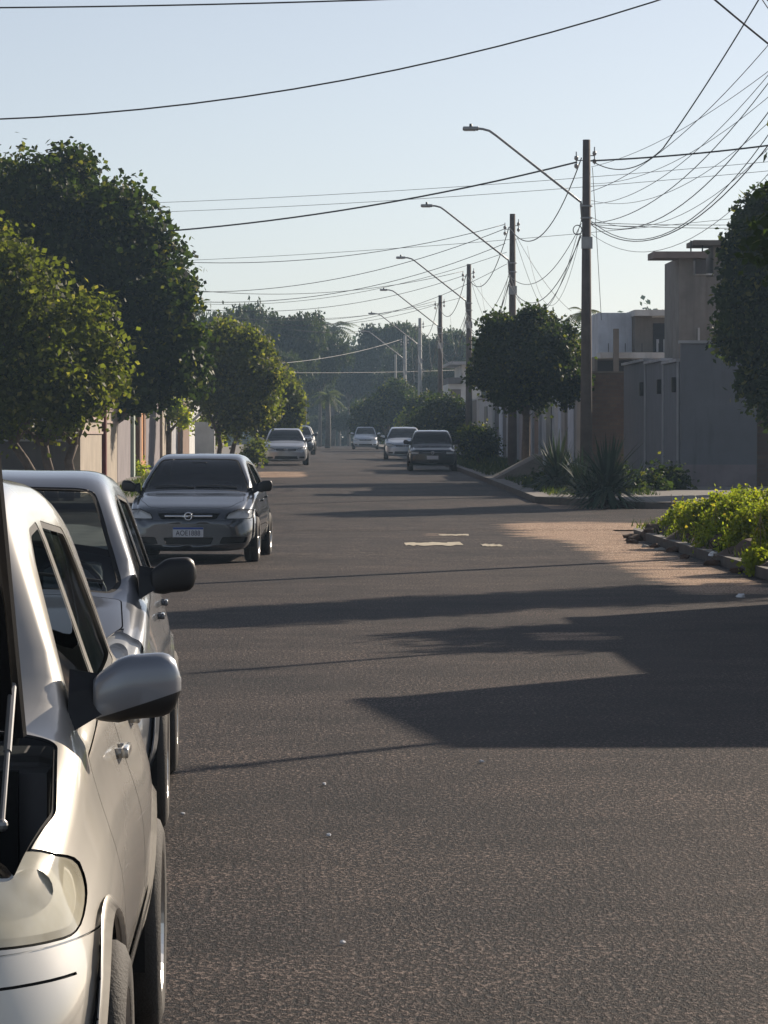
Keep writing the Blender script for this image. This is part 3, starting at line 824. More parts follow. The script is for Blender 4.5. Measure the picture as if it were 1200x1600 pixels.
    # raised bonnet, engine bay, prop
    if hood_open:
        li = c.lab('bonnet'); fs = [f for f in c.bm.faces if f[c.lay] == li]
        b2 = bmesh.new(); mp = {}; piv = Vector((cowl+.02, 0, c.zt(cowl)-.01)); M = Matrix.Rotation(R(66), 4, 'Y')
        for f in fs:
            vs = []
            for v in f.verts:
                if v not in mp: mp[v] = b2.verts.new(M @ (v.co-piv))
                vs.append(mp[v])
            b2.faces.new(vs).smooth = True
        for v in b2.verts: v.co.y *= .875-.11*min(1, max(0, v.co.z))
        for f in b2.faces: f.material_index = 0
        r_ = bmesh.ops.duplicate(b2, geom=b2.verts[:]+b2.edges[:]+b2.faces[:])
        b2.normal_update()
        nrm = M.to_3x3() @ Vector((0, 0, -1))
        dv = [g for g in r_['geom'] if isinstance(g, bmesh.types.BMVert)]
        for v in dv: v.co += nrm*.022
        for g in r_['geom']:
            if isinstance(g, bmesh.types.BMFace): g.material_index = 1; g.normal_flip()
        ho = obj('bonnet', b2, [body_mat, MT['black']], root, True); ho.location = piv
        ho['label'] = 'raised bonnet showing its dark underside'
        bm = bmesh.new()
        y_ = -h1*.85
        tube(bm, [Vector((.0, y_, 0)) + nrm*.03, M @ Vector((-.75, y_*.93, .03)) + nrm*.03], .018, 8)
        tube(bm, [Vector((.0, -y_, 0)) + nrm*.03, M @ Vector((-.75, -y_*.93, .03)) + nrm*.03], .018, 8)
        for q in range(4):
            a = M @ Vector((-.12-.16*q, -h1*.72, .0)) + nrm*.03; b = M @ Vector((-.12-.16*q, h1*.72, .0)) + nrm*.03
            tube(bm, [a, b], .014, 6)
        obj('bonnet_ribs', bm, MT['black'], ho)
        bm = bmesh.new()
        bw = .72; box(bm, .44, cowl-.02, -bw, bw, .25, .30)
        for s_ in (-1, 1):
            box(bm, .50, cowl-.02, s_*.715-.01, s_*.715+.01, .30, .80)
        box(bm, cowl-.04, cowl-.01, -.60, .60, .30, c.zt(cowl)-.10)
        box(bm, .44, .455, -.70, .70, .30, .74)
        obj('engine_bay', bm, MT['gap'], root)
        bm = bmesh.new()
        box(bm, .42, .80, -.28, .30, .30, .78, bev=.03); box(bm, .35, .62, -.50, -.32, .35, .76, bev=.02)
        box(bm, .30, .50, .30, .52, .35, .74, bev=.02)
        tube(bm, [(.40, -.2, .74), (.36, -.4, .80), (.50, -.52, .76), (.75, -.52, .84)], .022, 8)
        tube(bm, [(.45, .2, .80), (.5, -.1, .83), (.70, -.35, .82), (.85, -.40, .86)], .014, 8)
        obj('engine', bm, MT['black'], root)
        bm = bmesh.new()
        top = Vector((cowl-.06, -.59, c.zt(cowl)+.10)); bot = Vector((.62, -.59, .86))
        tube(bm, [bot, top], .006, 8); tube(bm, [bot + (top-bot)*.5, top], .009, 8)
        bmesh.ops.create_uvsphere(bm, u_segments=10, v_segments=6, radius=.014, matrix=Matrix.Translation(bot))
        bmesh.ops.create_uvsphere(bm, u_segments=10, v_segments=6, radius=.014, matrix=Matrix.Translation(top))
        obj('bonnet_stay', bm, MT['steel'], root)
    if half_window:
        # lowered front window glass: only its lower part stands above the sill
        li = c.lab('side_glass')
        for s_ in (1, -1):
            fs = [f for f in c.bm.faces if f[c.lay] == li and f.calc_center_median().y*s_ > 0]
            b2 = bmesh.new(); mp = {}
            for f in fs:
                vs = []
                for v in f.verts:
                    if v not in mp: mp[v] = b2.verts.new(v.co - v.normal*.014)
                    vs.append(mp[v])
                b2.faces.new(vs).smooth = True
            g = b2.verts[:]+b2.edges[:]+b2.faces[:]
            if s_ == -1:
                bmesh.ops.bisect_plane(b2, geom=g, dist=1e-5, plane_co=(1.6, 0, 1.18), plane_no=(.18, 0, 1), clear_outer=True)
            go = obj('front_side_window', b2, gm, root, True)
            if s_ == -1: go['label'] = 'front side window wound half down'
        c.bm.faces.ensure_lookup_table()
    # arches, wheels
    for wx in (fwx, fwx+wb):
        for s_ in (1, -1):
            liner(root, wx, Rt, ar, .48, c.hw(wx)*.985, s_)
            wheel(root, wx, s_*(c.hw(wx)-.068), Rt, Rt, .185, s_, wheel_style, 40 if det else 20)
    # arch lips
    if det >= 1:
        for wx in (fwx, fwx+wb):
            for s_ in (1, -1):
                bm = bmesh.new(); a_ = []; b_ = []; c_ = []
                for i in range(31):
                    t = R(-12) + i/30*R(204)
                    cx_, cz_ = wx+ar*math.cos(t), Rt+ar*math.sin(t)
                    hwid = c.half(cx_, max(cz_, .25))*1.0
                    cx2, cz2 = wx+(ar+.032)*math.cos(t), Rt+(ar+.032)*math.sin(t)
                    h2 = c.half(cx2, max(cz2, .25))
                    a_.append(bm.verts.new((cx_, s_*(hwid-.012), cz_))); b_.append(bm.verts.new((cx_*1.0, s_*(hwid+.010), cz_+.004))); c_.append(bm.verts.new((cx2, s_*(h2-.004), cz2)))
                for i in range(30):
                    bm.faces.new((a_[i], a_[i+1], b_[i+1], b_[i])); bm.faces.new((b_[i], b_[i+1], c_[i+1], c_[i]))
                bmesh.ops.recalc_face_normals(bm, faces=bm.faces)
                obj('arch_lip', bm, body_mat, root, True)
    # cabin
    bm = bmesh.new()
    box(bm, cowl+.15, L-.5, -.66, .66, .26, .32)
    zd = c.zs(1.3)
    box(bm, cowl+.16, cowl+.52, -.68, .68, zd-.22, zd-.02, bev=.05)
    box(bm, cowl-.0, cowl+.16, -.66, .66, .32, zd-.04)
    box(bm, L-.75, L-.55, -.62, .62, .32, zd-.02, bev=.03)
    obj('dashboard', bm, MT['trimgrey'], root)
    bm = bmesh.new()
    for i in range(17): pass
    ring = [(cowl+.62+.0, -.36+.185*math.cos(a), zd+.00+.185*math.sin(a)) for a in [2*PI*i/20 for i in range(21)]]
    tube(bm, [(p[0]+(p[2]-zd)*.35, p[1], p[2]) for p in ring], .014, 6)
    tube(bm, [(cowl+.62, -.54, zd), (cowl+.60, -.36, zd-.02), (cowl+.62, -.18, zd)], .02, 6)
    obj('steering_wheel', bm, MT['black'], root, True)
    sm = MT[seatmat]
    if det >= 1:
        for s_ in (1, -1):
            seat(root, cowl+.75, s_*.36, zd-.56, sm, .62)
        seat(root, cowl+1.62, .33, zd-.52, sm, .56); seat(root, cowl+1.62, -.33, zd-.52, sm, .56)
        bm = bmesh.new(); box(bm, head-.16, head-.12, -.10, .10, H-.16, H-.10, bev=.012); obj('rear_view_mirror', bm, MT['black'], root, True)
    else:
        seat(root, cowl+.75, .36, zd-.56, sm, .62); seat(root, cowl+.75, -.36, zd-.56, sm, .62)
    # mirrors
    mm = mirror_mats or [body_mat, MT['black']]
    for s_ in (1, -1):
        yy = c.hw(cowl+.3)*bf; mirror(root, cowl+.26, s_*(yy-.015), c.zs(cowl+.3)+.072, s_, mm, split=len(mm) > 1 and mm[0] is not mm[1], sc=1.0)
    # door handles
    if det >= 1:
        for hx_ in (bp-.17, fwx+wb-.28):
            for s_ in (1, -1):
                bm = bmesh.new(); zz = c.zs(hx_)-.10; yy = c.half(hx_, zz)
                box(bm, hx_-.09, hx_+.09, s_*(yy+.022)-.010, s_*(yy+.022)+.010, zz-.014, zz+.014, bev=.008)
                box(bm, hx_-.085, hx_-.06, s_*(yy+.008)-.014, s_*(yy+.008)+.014, zz-.012, zz+.012); box(bm, hx_+.06, hx_+.085, s_*(yy+.008)-.014, s_*(yy+.008)+.014, zz-.012, zz+.012)
                obj('door_handle', bm, body_mat, root, True)
    xf = c.warp(0, 0)
    if det >= 1:     # wipers
        bm = bmesh.new()
        for y0_, y1_ in ((-.55, .0), (.02, .55)):
            tube(bm, [(c.warp(cowl+.13, y0_)+.0, y0_, c.zt(cowl+.13)+.00), (c.warp(cowl+.17, (y0_+y1_)/2), (y0_+y1_)/2, c.zt(cowl+.17)+.012), (c.warp(cowl+.15, y1_), y1_, c.zt(cowl+.15)+.004)], .008, 5)
        obj('wiper_arms', bm, MT['black'], root)
    if look in ('b', 'd', 'c'):
        bm = bmesh.new()
        gy = .31 if look != 'c' else .38
        zc_ = .617 if look == 'b' else (.60 if look == 'd' else .625)
        for k in range(-8, 8):
            a0, a1 = gy*k/8, gy*(k+1)/8
            tube(bm, [(c.warp(.012, a0)+.012, a0, zc_), (c.warp(.012, a1)+.012, a1, zc_)], .016 if look == 'b' else .008, 8, cap=False)
        gr = made.get('grille', [root])[0]
        obj('grille_bar', bm, MT['chrome'], gr, True)
        bm = bmesh.new()
        pr = [(xf-.004, .048*math.cos(a), zc_+.048*math.sin(a)) for a in [2*PI*i/24 for i in range(25)]]
        tube(bm, pr, .010, 8, cap=False)
        if look == 'b':
            tube(bm, [(xf-.008, -.075, zc_+.008), (xf-.008, .012, zc_+.008)], .008, 6); tube(bm, [(xf-.008, .012, zc_+.008), (xf-.008, -.012, zc_-.008)], .008, 6)
            tube(bm, [(xf-.008, -.012, zc_-.008), (xf-.008, .075, zc_-.008)], .008, 6)
        obj('emblem', bm, MT['chrome'], gr, True)
    if plate:
        zp = .41 if look == 'b' else .44
        if look == 'c': zp = .46
        pl = empty('number_plate', (xf-.028, 0, zp)); pl.parent = root
        bm = bmesh.new(); box(bm, -.004, .004, -.20, .20, -.065, .065, bev=.003); obj('plate_board', bm, MT['plate'], pl)
        if det >= 1:
            bm = bmesh.new(); box(bm, -.0065, -.0045, -.198, .198, .038, .063); obj('plate_band', bm, MT['plateblue'], pl)
            tx = bpy.data.curves.new('plate_text', 'FONT'); tx.body = 'AOE1888'; tx.size = .095; tx.extrude = .001
            tx.align_x = 'CENTER'; tx.align_y = 'CENTER'; tx.materials.append(MT['ink'])
            to = bpy.data.objects.new('plate_text', tx); COL.objects.link(to); to.parent = pl
            to.location = (-.0065, 0, -.014); to.rotation_euler = (R(90), 0, R(-90))
            bpy.context.view_layer.update()
            tm = bpy.data.meshes.new_from_object(to); bpy.data.objects.remove(to)
            to = link_mesh('plate_text', tm, [], pl); to.location = (-.0065, 0, -.014); to.rotation_euler = (R(90), 0, R(-90)); to.scale = (.85, 1, 1)
    c.bm.free(); c.ref.free()
    return root

P_SILVER = paint('silver_paint', (.55, .525, .475), .6, .36)
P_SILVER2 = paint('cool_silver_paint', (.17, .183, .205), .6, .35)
P_MIRROR_SHADE = paint('mirror_shade_paint', (.24, .265, .305), .45, .36)  # body silver with shade and sky reflection put into a darker, bluer colour
P_SILVER3 = paint('pale_silver_paint', (.46, .47, .48), .6, .35)
P_DARK = paint('graphite_paint', (.10, .108, .12), .65, .26)
P_NAVY = paint('dark_teal_paint', (.018, .026, .032), .5, .35)
P_WHITE = paint('pale_blue_silver_paint', (.50, .54, .60), .4, .35)

# nearest: silver tall hatchback with its bonnet up
CARS = {}
CARS['near'] = build_car('hatchback_car', 'hatch_tall', (-1.215, 6.78, gz(7)), R(.4), P_SILVER, 'silver hatchback parked nearest the viewer with its bonnet raised', None, 1, 'lens_milky', True, 'glass', 'a', False, 0, 'seat', [P_MIRROR_SHADE, MT['black']], True)
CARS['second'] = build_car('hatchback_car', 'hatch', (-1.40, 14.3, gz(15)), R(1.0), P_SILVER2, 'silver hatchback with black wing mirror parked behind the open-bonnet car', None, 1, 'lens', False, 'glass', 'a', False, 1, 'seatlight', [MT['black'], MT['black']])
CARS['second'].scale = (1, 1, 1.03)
CARS['third'] = build_car('saloon_car', 'sedan', (-1.47, 46.0, gz(46)), R(-3.0), P_DARK, 'dark grey saloon with round chrome grille emblem and white number plate', None, 1, 'lens', False, 'glass_dark', 'b', True, 1, 'seat', [MT['black'], MT['black']])
CARS['r1'] = build_car('hatchback_car', 'boxy', (X(676, 121), 121, gz(122)), R(-1), P_NAVY, 'dark hatchback with pale number plate parked at the right kerb', None, 0, 'lens', False, 'glass_dark', 'c', True, 1, 'seat', [MT['black'], MT['black']])
CARS['r2'] = build_car('saloon_car', 'sedan', (X(632, 152), 152, gz(153)), R(-1), P_WHITE, 'pale blue-silver saloon parked just behind the dark hatchback', None, 0, 'lens', False, 'glass_dark', 'd', False, 1, 'seat')
CARS['l4'] = build_car('saloon_car', 'sedan', (X(447, 134), 134, gz(134)), R(1), P_SILVER3, 'silver saloon parked on the left beneath the rounded street tree', None, 0, 'lens', False, 'glass_dark', 'd', False, 1, 'seat')
CARS['l5'] = build_car('hatchback_car', 'hatch', (X(467, 176), 176, gz(176)), R(1), P_DARK, 'dark car half hidden behind the far silver saloon', None, 0, 'lens', False, 'glass_dark', 'd', False, 1, 'seat')
CARS['l6'] = build_car('hatchback_car', 'hatch', (X(472, 205), 205, gz(205)), R(1), P_SILVER, 'farthest pale car of the row on the left kerb', None, 0, 'lens', False, 'glass_dark', 'd', False, 1, 'seat')
CARS['r3'] = build_car('hatchback_car', 'hatch', (X(571, 226), 226, gz(226)), R(-1), P_WHITE, 'small pale car at the crest of the road', None, 0, 'lens', False, 'glass_dark', 'd', False, 1, 'seat')

# =================================================================== BUILDINGS AND WALLS
def wall_mat(name, c, var=.22, scale=1.2, stain=.5):
    m, n, p = new_mat(name)
    tc = nd(n, 'ShaderNodeTexCoord'); v = tc.outputs['Object']
    col = ramp(n, noise(n, scale, 5, .6, v), [(.3, tuple(q*(1-var) for q in c)), (.7, tuple(min(1, q*(1+var*.6)) for q in c))])
    mp = nd(n, 'ShaderNodeMapping'); mp.inputs['Scale'].default_value = (3, 3, .35); n.links.new(v, mp.inputs[0])
    st = noise(n, 1.3, 5, .6, mp.outputs[0])
    col = mixc(n, ramp(n, st, [(.52, (0,)*3), (.8, (stain,)*3)]), col, tuple(q*.45 for q in c))
    n.links.new(col, p.inputs['Base Color']); p.inputs['Roughness'].default_value = .88
    bump(n, p, noise(n, 30, 4, .6, v), .25, .01); return m
def brick_mat(name, c1, c2):
    m, n, p = new_mat(name)
    tc = nd(n, 'ShaderNodeTexCoord'); mp = nd(n, 'ShaderNodeMapping'); mp.inputs['Rotation'].default_value = (R(90), 0, 0)
    n.links.new(tc.outputs['Object'], mp.inputs[0])
    b = nd(n, 'ShaderNodeTexBrick'); n.links.new(mp.outputs[0], b.inputs[0]); b.inputs['Scale'].default_value = 2.2
    b.inputs['Color1'].default_value = (*c1, 1); b.inputs['Color2'].default_value = (*c2, 1); b.inputs['Mortar'].default_value = (.12, .11, .10, 1)
    col = mixc(n, ramp(n, noise(n, 2, 5), [(.4, (0,)*3), (.7, (.5,)*3)]), b.outputs[0], tuple(q*.5 for q in c1))
    n.links.new(col, p.inputs['Base Color']); p.inputs['Roughness'].default_value = .9; return m
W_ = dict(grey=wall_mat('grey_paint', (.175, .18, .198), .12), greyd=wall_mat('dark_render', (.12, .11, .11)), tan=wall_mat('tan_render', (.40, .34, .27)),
    pink=wall_mat('pink_coping', (.44, .34, .30)), orange=wall_mat('orange_render', (.58, .27, .10)), white=wall_mat('white_render', (.62, .62, .60)),
    raw=wall_mat('raw_render', (.19, .165, .14), .25), pale=wall_mat('pale_grey_render', (.42, .42, .43)), mauve=wall_mat('mauve_render', (.24, .21, .22)),
    red=wall_mat('dark_red_metal', (.12, .015, .012)), brown=wall_mat('brown_render', (.20, .12, .08)), bluew=wall_mat('pale_blue_render', (.58, .62, .68)),
    green=wall_mat('pale_green_post', (.48, .56, .48)), tile=wall_mat('clay_tiles', (.33, .14, .08)))
W_['brick'] = brick_mat('brick', (.17, .115, .088), (.13, .09, .07))
W_['slab'] = wall_mat('slab_render', (.26, .20, .175))
W_['tower'] = wall_mat('tower_render', (.27, .245, .22), .25)
W_['win'] = plain('window_glass', (.03, .035, .04), .08, spec=.8)
W_['iron'] = plain('dark_iron', (.03, .03, .032), .5, .5)
GP = lambda d: gz(d)+.14

def structure(name, label, cat, loc, group=None): return empty(name, loc, 0, label, cat, group)
def bpart(root, nm, mat, boxes, smooth=False, bev=0, lab=None):
    """boxes in world metres; converted to the root's frame"""
    bm = bmesh.new(); L = root.matrix_basis.translation if False else root.location
    for b in boxes: box(bm, b[0]-L.x, b[1]-L.x, b[2]-L.y, b[3]-L.y, b[4]-L.z, b[5]-L.z, bev=bev)
    o = obj(nm, bm, mat, root, smooth)
    if lab: o['label'] = lab
    return o
def gable(root, nm, mat, x0, x1, y0, y1, z0, z1, axis='y', over=.35):
    bm = bmesh.new(); L = root.location; x0 -= over; x1 += over; y0 -= over; y1 += over; t = .12
    if axis == 'y':
        xm = (x0+x1)/2; prof = [(x0, z0), (xm, z1), (x1, z0), (x1, z0+t), (xm, z1+t), (x0, z0+t)]
        a = [bm.verts.new((p[0]-L.x, y0-L.y, p[1]-L.z)) for p in prof]; b = [bm.verts.new((p[0]-L.x, y1-L.y, p[1]-L.z)) for p in prof]
    else:
        ym = (y0+y1)/2; prof = [(y0, z0), (ym, z1), (y1, z0), (y1, z0+t), (ym, z1+t), (y0, z0+t)]
        a = [bm.verts.new((x0-L.x, p[0]-L.y, p[1]-L.z)) for p in prof]; b = [bm.verts.new((x1-L.x, p[0]-L.y, p[1]-L.z)) for p in prof]
    for k in range(6): bm.faces.new((a[k], a[(k+1) % 6], b[(k+1) % 6], b[k]))
    for q in (a, b):
        bm.faces.new((q[0], q[1], q[4], q[5])); bm.faces.new((q[1], q[2], q[3], q[4]))
    bmesh.ops.recalc_face_normals(bm, faces=bm.faces); return obj(nm, bm, mat, root)

# ---- right side, beyond the crossing
z = GP(92)
r = structure('garden_wall', 'tall blank grey wall facing the crossing beyond the spiky plants', 'wall', (9.9, 92, z))
bpart(r, 'wall_panel', W_['grey'], [(9.95, 11.95, 92, 92.2, z-.3, z+3.72)])
bpart(r, 'wall_base', W_['mauve'], [(9.97, 11.93, 91.975, 92.002, z-.3, z+.55)])
bpart(r, 'coping', W_['pale'], [(9.9, 12.0, 91.95, 92.25, z+3.723, z+3.80)])
r = structure('garden_wall', 'brown wall behind the right-hand tree past the blank grey wall', 'wall', (12, 92.4, z))
bpart(r, 'wall_panel', W_['brick'], [(12.0, 30, 92.3, 92.5, z-.3, z+3.0)]); bpart(r, 'coping', W_['raw'], [(11.98, 30, 92.25, 92.55, z+3.003, z+3.08)])
r = structure('gate_wall', 'grey street-side wall in three panels with dark lamps and pale joints', 'wall', (9.9, 92.2, z))
for i, (a, b) in enumerate(((92.25, 96.0), (96.05, 101), (101.05, 108))):
    bpart(r, 'wall_panel', W_['grey'], [(9.92, 10.1, a, b, z-.3, z+3.25+.1*i)])
    bpart(r, 'joint', W_['pale'], [(9.88, 9.918, a-.02, a+.14, z-.2, z+3.25+.1*i)])
    bpart(r, 'wall_lamp', MT['black'], [(9.76, 9.878, a+.25, a+.52, z+2.45, z+2.85)], bev=.02)
    bpart(r, 'coping', W_['pale'], [(9.84, 10.16, a-.02, b+.02, z+3.253+.1*i, z+3.33+.1*i)])
# unfinished tower house
D = 99.0; zb_ = GP(D)-.2
r = structure('unfinished_house', 'unfinished concrete house with a flat cantilevered roof slab beside the right-hand tree', 'house', (10.7, D, zb_))
tx0, tx1 = X(1062, D), X(1104, D)
bpart(r, 'tower', W_['tower'], [(tx0, X(1084, D), D, D+4, zb_, Zp(402, D)), (X(1084, D)+.003, tx1, D+.02, D+4, zb_, Zp(430, D))])
bpart(r, 'roof_slab', W_['slab'], [(X(1019, D), X(1103, D), D-.5, D+1.2, Zp(404, D)+.002, Zp(394, D))])
bpart(r, 'tower_head', W_['greyd'], [(X(1087, D), X(1103, D), D-.1, D+.018, Zp(428, D), Zp(404.5, D))])
bpart(r, 'wall', W_['tower'], [(tx1+.003, X(1290, D), D+.1, D+9, zb_, Zp(432, D)), (X(1117, D), X(1290, D), D+.25, D+9, Zp(432, D)+.003, Zp(384, D))])
bpart(r, 'sill', W_['white'], [(X(1086, D), X(1116, D), D-.05, D+.3, Zp(430, D)+.004, Zp(427, D))])
bpart(r, 'upper_roof', W_['raw'], [(X(1082, D), X(1300, D), D-.4, D+1.5, Zp(383.5, D), Zp(376, D))])
bpart(r, 'roof_post', W_['iron'], [(X(1078, D), X(1080, D), D-.2, D-.15, Zp(394, D), Zp(376, D))]); bpart(r, 'roof_post', W_['iron'], [(X(1096, D), X(1098, D), D-.2, D-.15, Zp(394, D), Zp(383.5, D))])
bpart(r, 'downpipe', W_['white'], [(X(1091, D), X(1094, D), D-.07, D+.0, zb_+3, Zp(512, D))])
# two-storey balcony house
D = 124.0; zb_ = GP(D)
r = structure('balcony_house', 'two-storey flat-roofed house with white balcony edge behind the grey wall', 'house', (X(1000, D), D, zb_))
f = lambda a, b, y0, y1, dz0=0, dz1=.2: (X(a, D), X(b, D), D+dz0, D+dz1, Zp(y1, D), Zp(y0, D))
bpart(r, 'wall', W_['raw'], [(X(993, D), X(1075, D), D, D+9, zb_-.5, Zp(494, D)), (X(934, D), X(993, D)-.003, D+1.2, D+9, zb_-.5, Zp(556, D))])
bpart(r, 'side_block', W_['bluew'], [(X(939, D), X(992, D), D+1.0, D+8, Zp(556, D)+.003, Zp(487, D))])
bpart(r, 'roof', W_['white'], [(X(990, D), X(1078, D), D-.5, D+9.2, Zp(494, D)+.003, Zp(484.5, D))])
bpart(r, 'balcony', W_['white'], [(X(932, D), X(1062, D), D-1.5, D-.003, Zp(561, D), Zp(552, D))])
W_['dark'] = plain('unlit_opening', (.022, .022, .025), .8)
w1 = bpart(r, 'door', W_['dark'], [f(1021, 1052, 505, 551, -.04, -.003)]); bpart(r, 'lintel', W_['white'], [f(1019, 1057, 489, 496, -.09, -.004)])
bpart(r, 'wall_recess', W_['dark'], [f(934, 1061, 563, 590, -.05, -.004)])
for a in (952, 1000): bpart(r, 'column', W_['raw'], [f(a, a+8, 516 if a < 960 else 562, 640, -1.9, -1.6)])
for a in range(1026, 1052, 11): bpart(r, 'curtain', W_['pale'], [f(a, a+4, 530, 550, -.065, -.042)])
for i in range(4):
    a = 945+i*26; bpart(r, 'baluster', W_['iron'], [f(a, a+1, 538, 551.5, -1.45, -1.42)])
# brown wall between pole and gate
D = 109.5; zb_ = GP(D)
r = structure('garden_wall', 'low brown brick wall between the nearest pole and the grey panels', 'wall', (9.4, D, zb_))
bpart(r, 'wall_panel', W_['brick'], [(9.05, 10.1, D, D+.2, zb_-.3, Zp(583, D))]); bpart(r, 'coping', W_['raw'], [(9.0, 10.1, D-.04, D+.24, Zp(583, D)+.003, Zp(580, D))])
bpart(r, 'corner_post', W_['raw'], [(8.8, 9.045, D-.05, D+.3, zb_-.3, Zp(575, D))])
# the run of front walls down the right side
specR = [(110, 116, 'raw', 2.7, 'rough grey-brown front wall right behind the nearest street pole'), (116.2, 119, 'bluew', 2.5, 'pale blue gate panel in the right-hand row of walls'), (119.2, 127, 'pale', 2.8, 'pale grey front wall behind the trunk of the lollipop tree'),
         (127.2, 131, 'brown', 2.3, 'brown gate wall beyond the lollipop tree trunk'), (131.2, 140, 'mauve', 2.9, 'dull mauve front wall left of the lollipop tree'), (140.2, 147, 'white', 2.6, 'whitish front wall past the mauve one on the right side'),
         (147.2, 158, 'greyd', 2.7, 'dark front wall in the middle of the right side'), (158.2, 172, 'pale', 2.6, 'light grey front wall behind the round hedge bush'), (172.2, 200, 'raw', 2.6, 'long raw wall far down the right side')]
for a, b, c_, h, lb in specR:
    z = GP(a); z2 = GP(b)
    r = structure('front_wall', lb, 'wall', (8.7, a, z), 'front walls down the right side')
    bpart(r, 'wall_panel', W_[c_], [(8.7, 8.9, a, b, z-.4, z+h)])
    bpart(r, 'pillar', W_['pale' if c_ != 'pale' else 'white'], [(8.62, 8.96, a-.01, a+.36, z-.3, z+h+.22)])
    bpart(r, 'coping', W_['raw' if c_ != 'raw' else 'pale'], [(8.65, 8.95, a+.37, b, z+h+.003, z+h+.07)])
    mid = (a+b)/2
    if b-a > 5: bpart(r, 'gate', W_['iron'] if c_ in ('pale', 'white') else W_['bluew'], [(8.665, 8.698, mid-1.2, mid+1.2, z-.05, z+h-.35)])
# houses behind that run
for (a, b, c_, h, lb) in ((134, 146, 'pale', 3.6, 'single-storey pale house behind the mauve wall'), (150, 162, 'raw', 3.6, 'unpainted single-storey house behind the dark wall'),):
    z = GP(a); r = structure('house', lb, 'house', (9.5, a, z))
    bpart(r, 'wall', W_[c_], [(9.6, 17, a, b, z-.3, z+h-.5)]); gable(r, 'roof', W_['tile'], 9.6, 17, a, b, z+h-.5, z+h+.7, 'x')
    bpart(r, 'window', W_['win'], [(9.57, 9.598, a+3, a+5, z+1.2, z+2.3)])
D = 205.0; zb_ = GP(D)
r = structure('white_house', 'far two-storey white house with dark upper window near the third pole', 'house', (X(725, D), D, zb_))
bpart(r, 'wall', W_['white'], [(X(700, D), X(752, D), D, D+10, zb_-.5, Zp(600, D)), (X(722, D), X(760, D), D+.1, D+10, Zp(600, D)+.003, Zp(570, D))])
bpart(r, 'balcony', W_['greyd'], [(X(700, D), X(722, D)-.004, D-.4, D+6, Zp(600, D)+.003, Zp(590, D))]); bpart(r, 'roof', W_['pale'], [(X(703, D), X(764, D), D-.6, D+10.4, Zp(570, D)+.003, Zp(565, D))])
bpart(r, 'window', W_['win'], [(X(704, D), X(720, D), D+.0-.03, D-.004, Zp(627, D), Zp(608, D))]); bpart(r, 'window', W_['win'], [(X(730, D), X(741, D), D+.07, D+.096, Zp(592, D), Zp(578, D))])
# ramp of packed earth and cement at the kerb
bm = bmesh.new(); z = gz(100)
prism(bm, [(0, 0), (1.45, 0), (1.45, .75)], 0, 3.4, Matrix(((1, 0, 0, 0), (0, 0, 1, 0), (0, 1, 0, 0), (0, 0, 0, 1))))
bmesh.ops.recalc_face_normals(bm, faces=bm.faces)
o = obj('ramp', bm, W_['raw']); o.location = (5.5, 101, z+.10); tag(o, 'concrete driveway ramp rising from the kerb beside the lollipop tree', 'ramp')

# ---- left side, beyond the crossing
z = GP(80)
r = structure('garden_wall', 'shaded grey wall facing the crossing behind the nearest left tree', 'wall', (-5.0, 80, z))
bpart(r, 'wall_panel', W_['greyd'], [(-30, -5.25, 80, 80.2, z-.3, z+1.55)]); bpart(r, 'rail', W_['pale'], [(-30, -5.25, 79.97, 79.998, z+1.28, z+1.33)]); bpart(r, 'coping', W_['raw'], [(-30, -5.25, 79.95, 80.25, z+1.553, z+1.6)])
specL = [(80, 88.6, 'tan', 'pink', 1.75, 'sunlit tan front wall with pink coping at the left corner', 'front_wall'), (89.3, 96, 'tan', 'pink', 1.95, 'tan front wall just past the dark red gate post', 'front_wall'),
         (96.2, 103.5, 'mauve', 'mauve', 2.55, 'plain mauve front wall before the pale green post', 'front_wall'), (108.2, 113.6, 'orange', 'brown', 3.0, 'orange front wall with dark slots on the left side', 'front_wall'),
         (113.8, 125, 'mauve', 'raw', 2.7, 'dull grey front wall past the orange one', 'front_wall'), (127.5, 134, 'tan', 'white', 2.4, 'cream front wall mottled by leaf shade', 'front_wall'),
         (134.2, 143, 'pale', 'white', 2.9, 'pale front wall past the cream one', 'front_wall'), (146, 158, 'brown', 'raw', 2.4, 'brown front wall behind the third left tree', 'front_wall'), (158.2, 175, 'white', 'pale', 2.6, 'white front wall beside the far silver saloon', 'front_wall'), (176, 230, 'raw', 'pale', 2.3, 'long low wall far down the left side', 'front_wall')]
for a, b, c_, c2, h, lb, nm in specL:
    z = GP(a); r = structure(nm, lb, 'wall', (-5.0, a, z), 'front walls down the left side')
    bpart(r, 'wall_panel', W_[c_], [(-5.2, -5.0, a+.001, b, z-.4, z+h)])
    bpart(r, 'coping', W_[c2], [(-5.25, -4.95, a, b, z+h+.003, z+h+.10)])
    if c_ == 'tan': bpart(r, 'moulding', W_['pink'], [(-4.998, -4.96, a, b, z+h-.30, z+h-.24)])
    if c_ == 'orange':
        for q in (109.2, 111.8): bpart(r, 'slot', W_['brown'], [(-4.998, -4.96, q, q+.7, z+.4, z+h-.9)])
for a, b, c_, h, lb in ((88.7, 89.2, 'red', 3.2, 'dark red steel gate post between the two tan walls'), (103.6, 104.4, 'green', 3.4, 'tall pale green-white post at the end of the mauve wall'), (107.4, 108.1, 'brown', 3.5, 'brown post against the orange wall')):
    z = GP(a); r = structure('gate_post', lb, 'post', (-5.05, a, z)); bpart(r, 'shaft', W_[c_], [(-5.22, -4.9, a, b, z-.3, z+h)]); bpart(r, 'cap', W_[c_], [(-5.26, -4.86, a-.04, b+.04, z+h+.002, z+h+.07)])
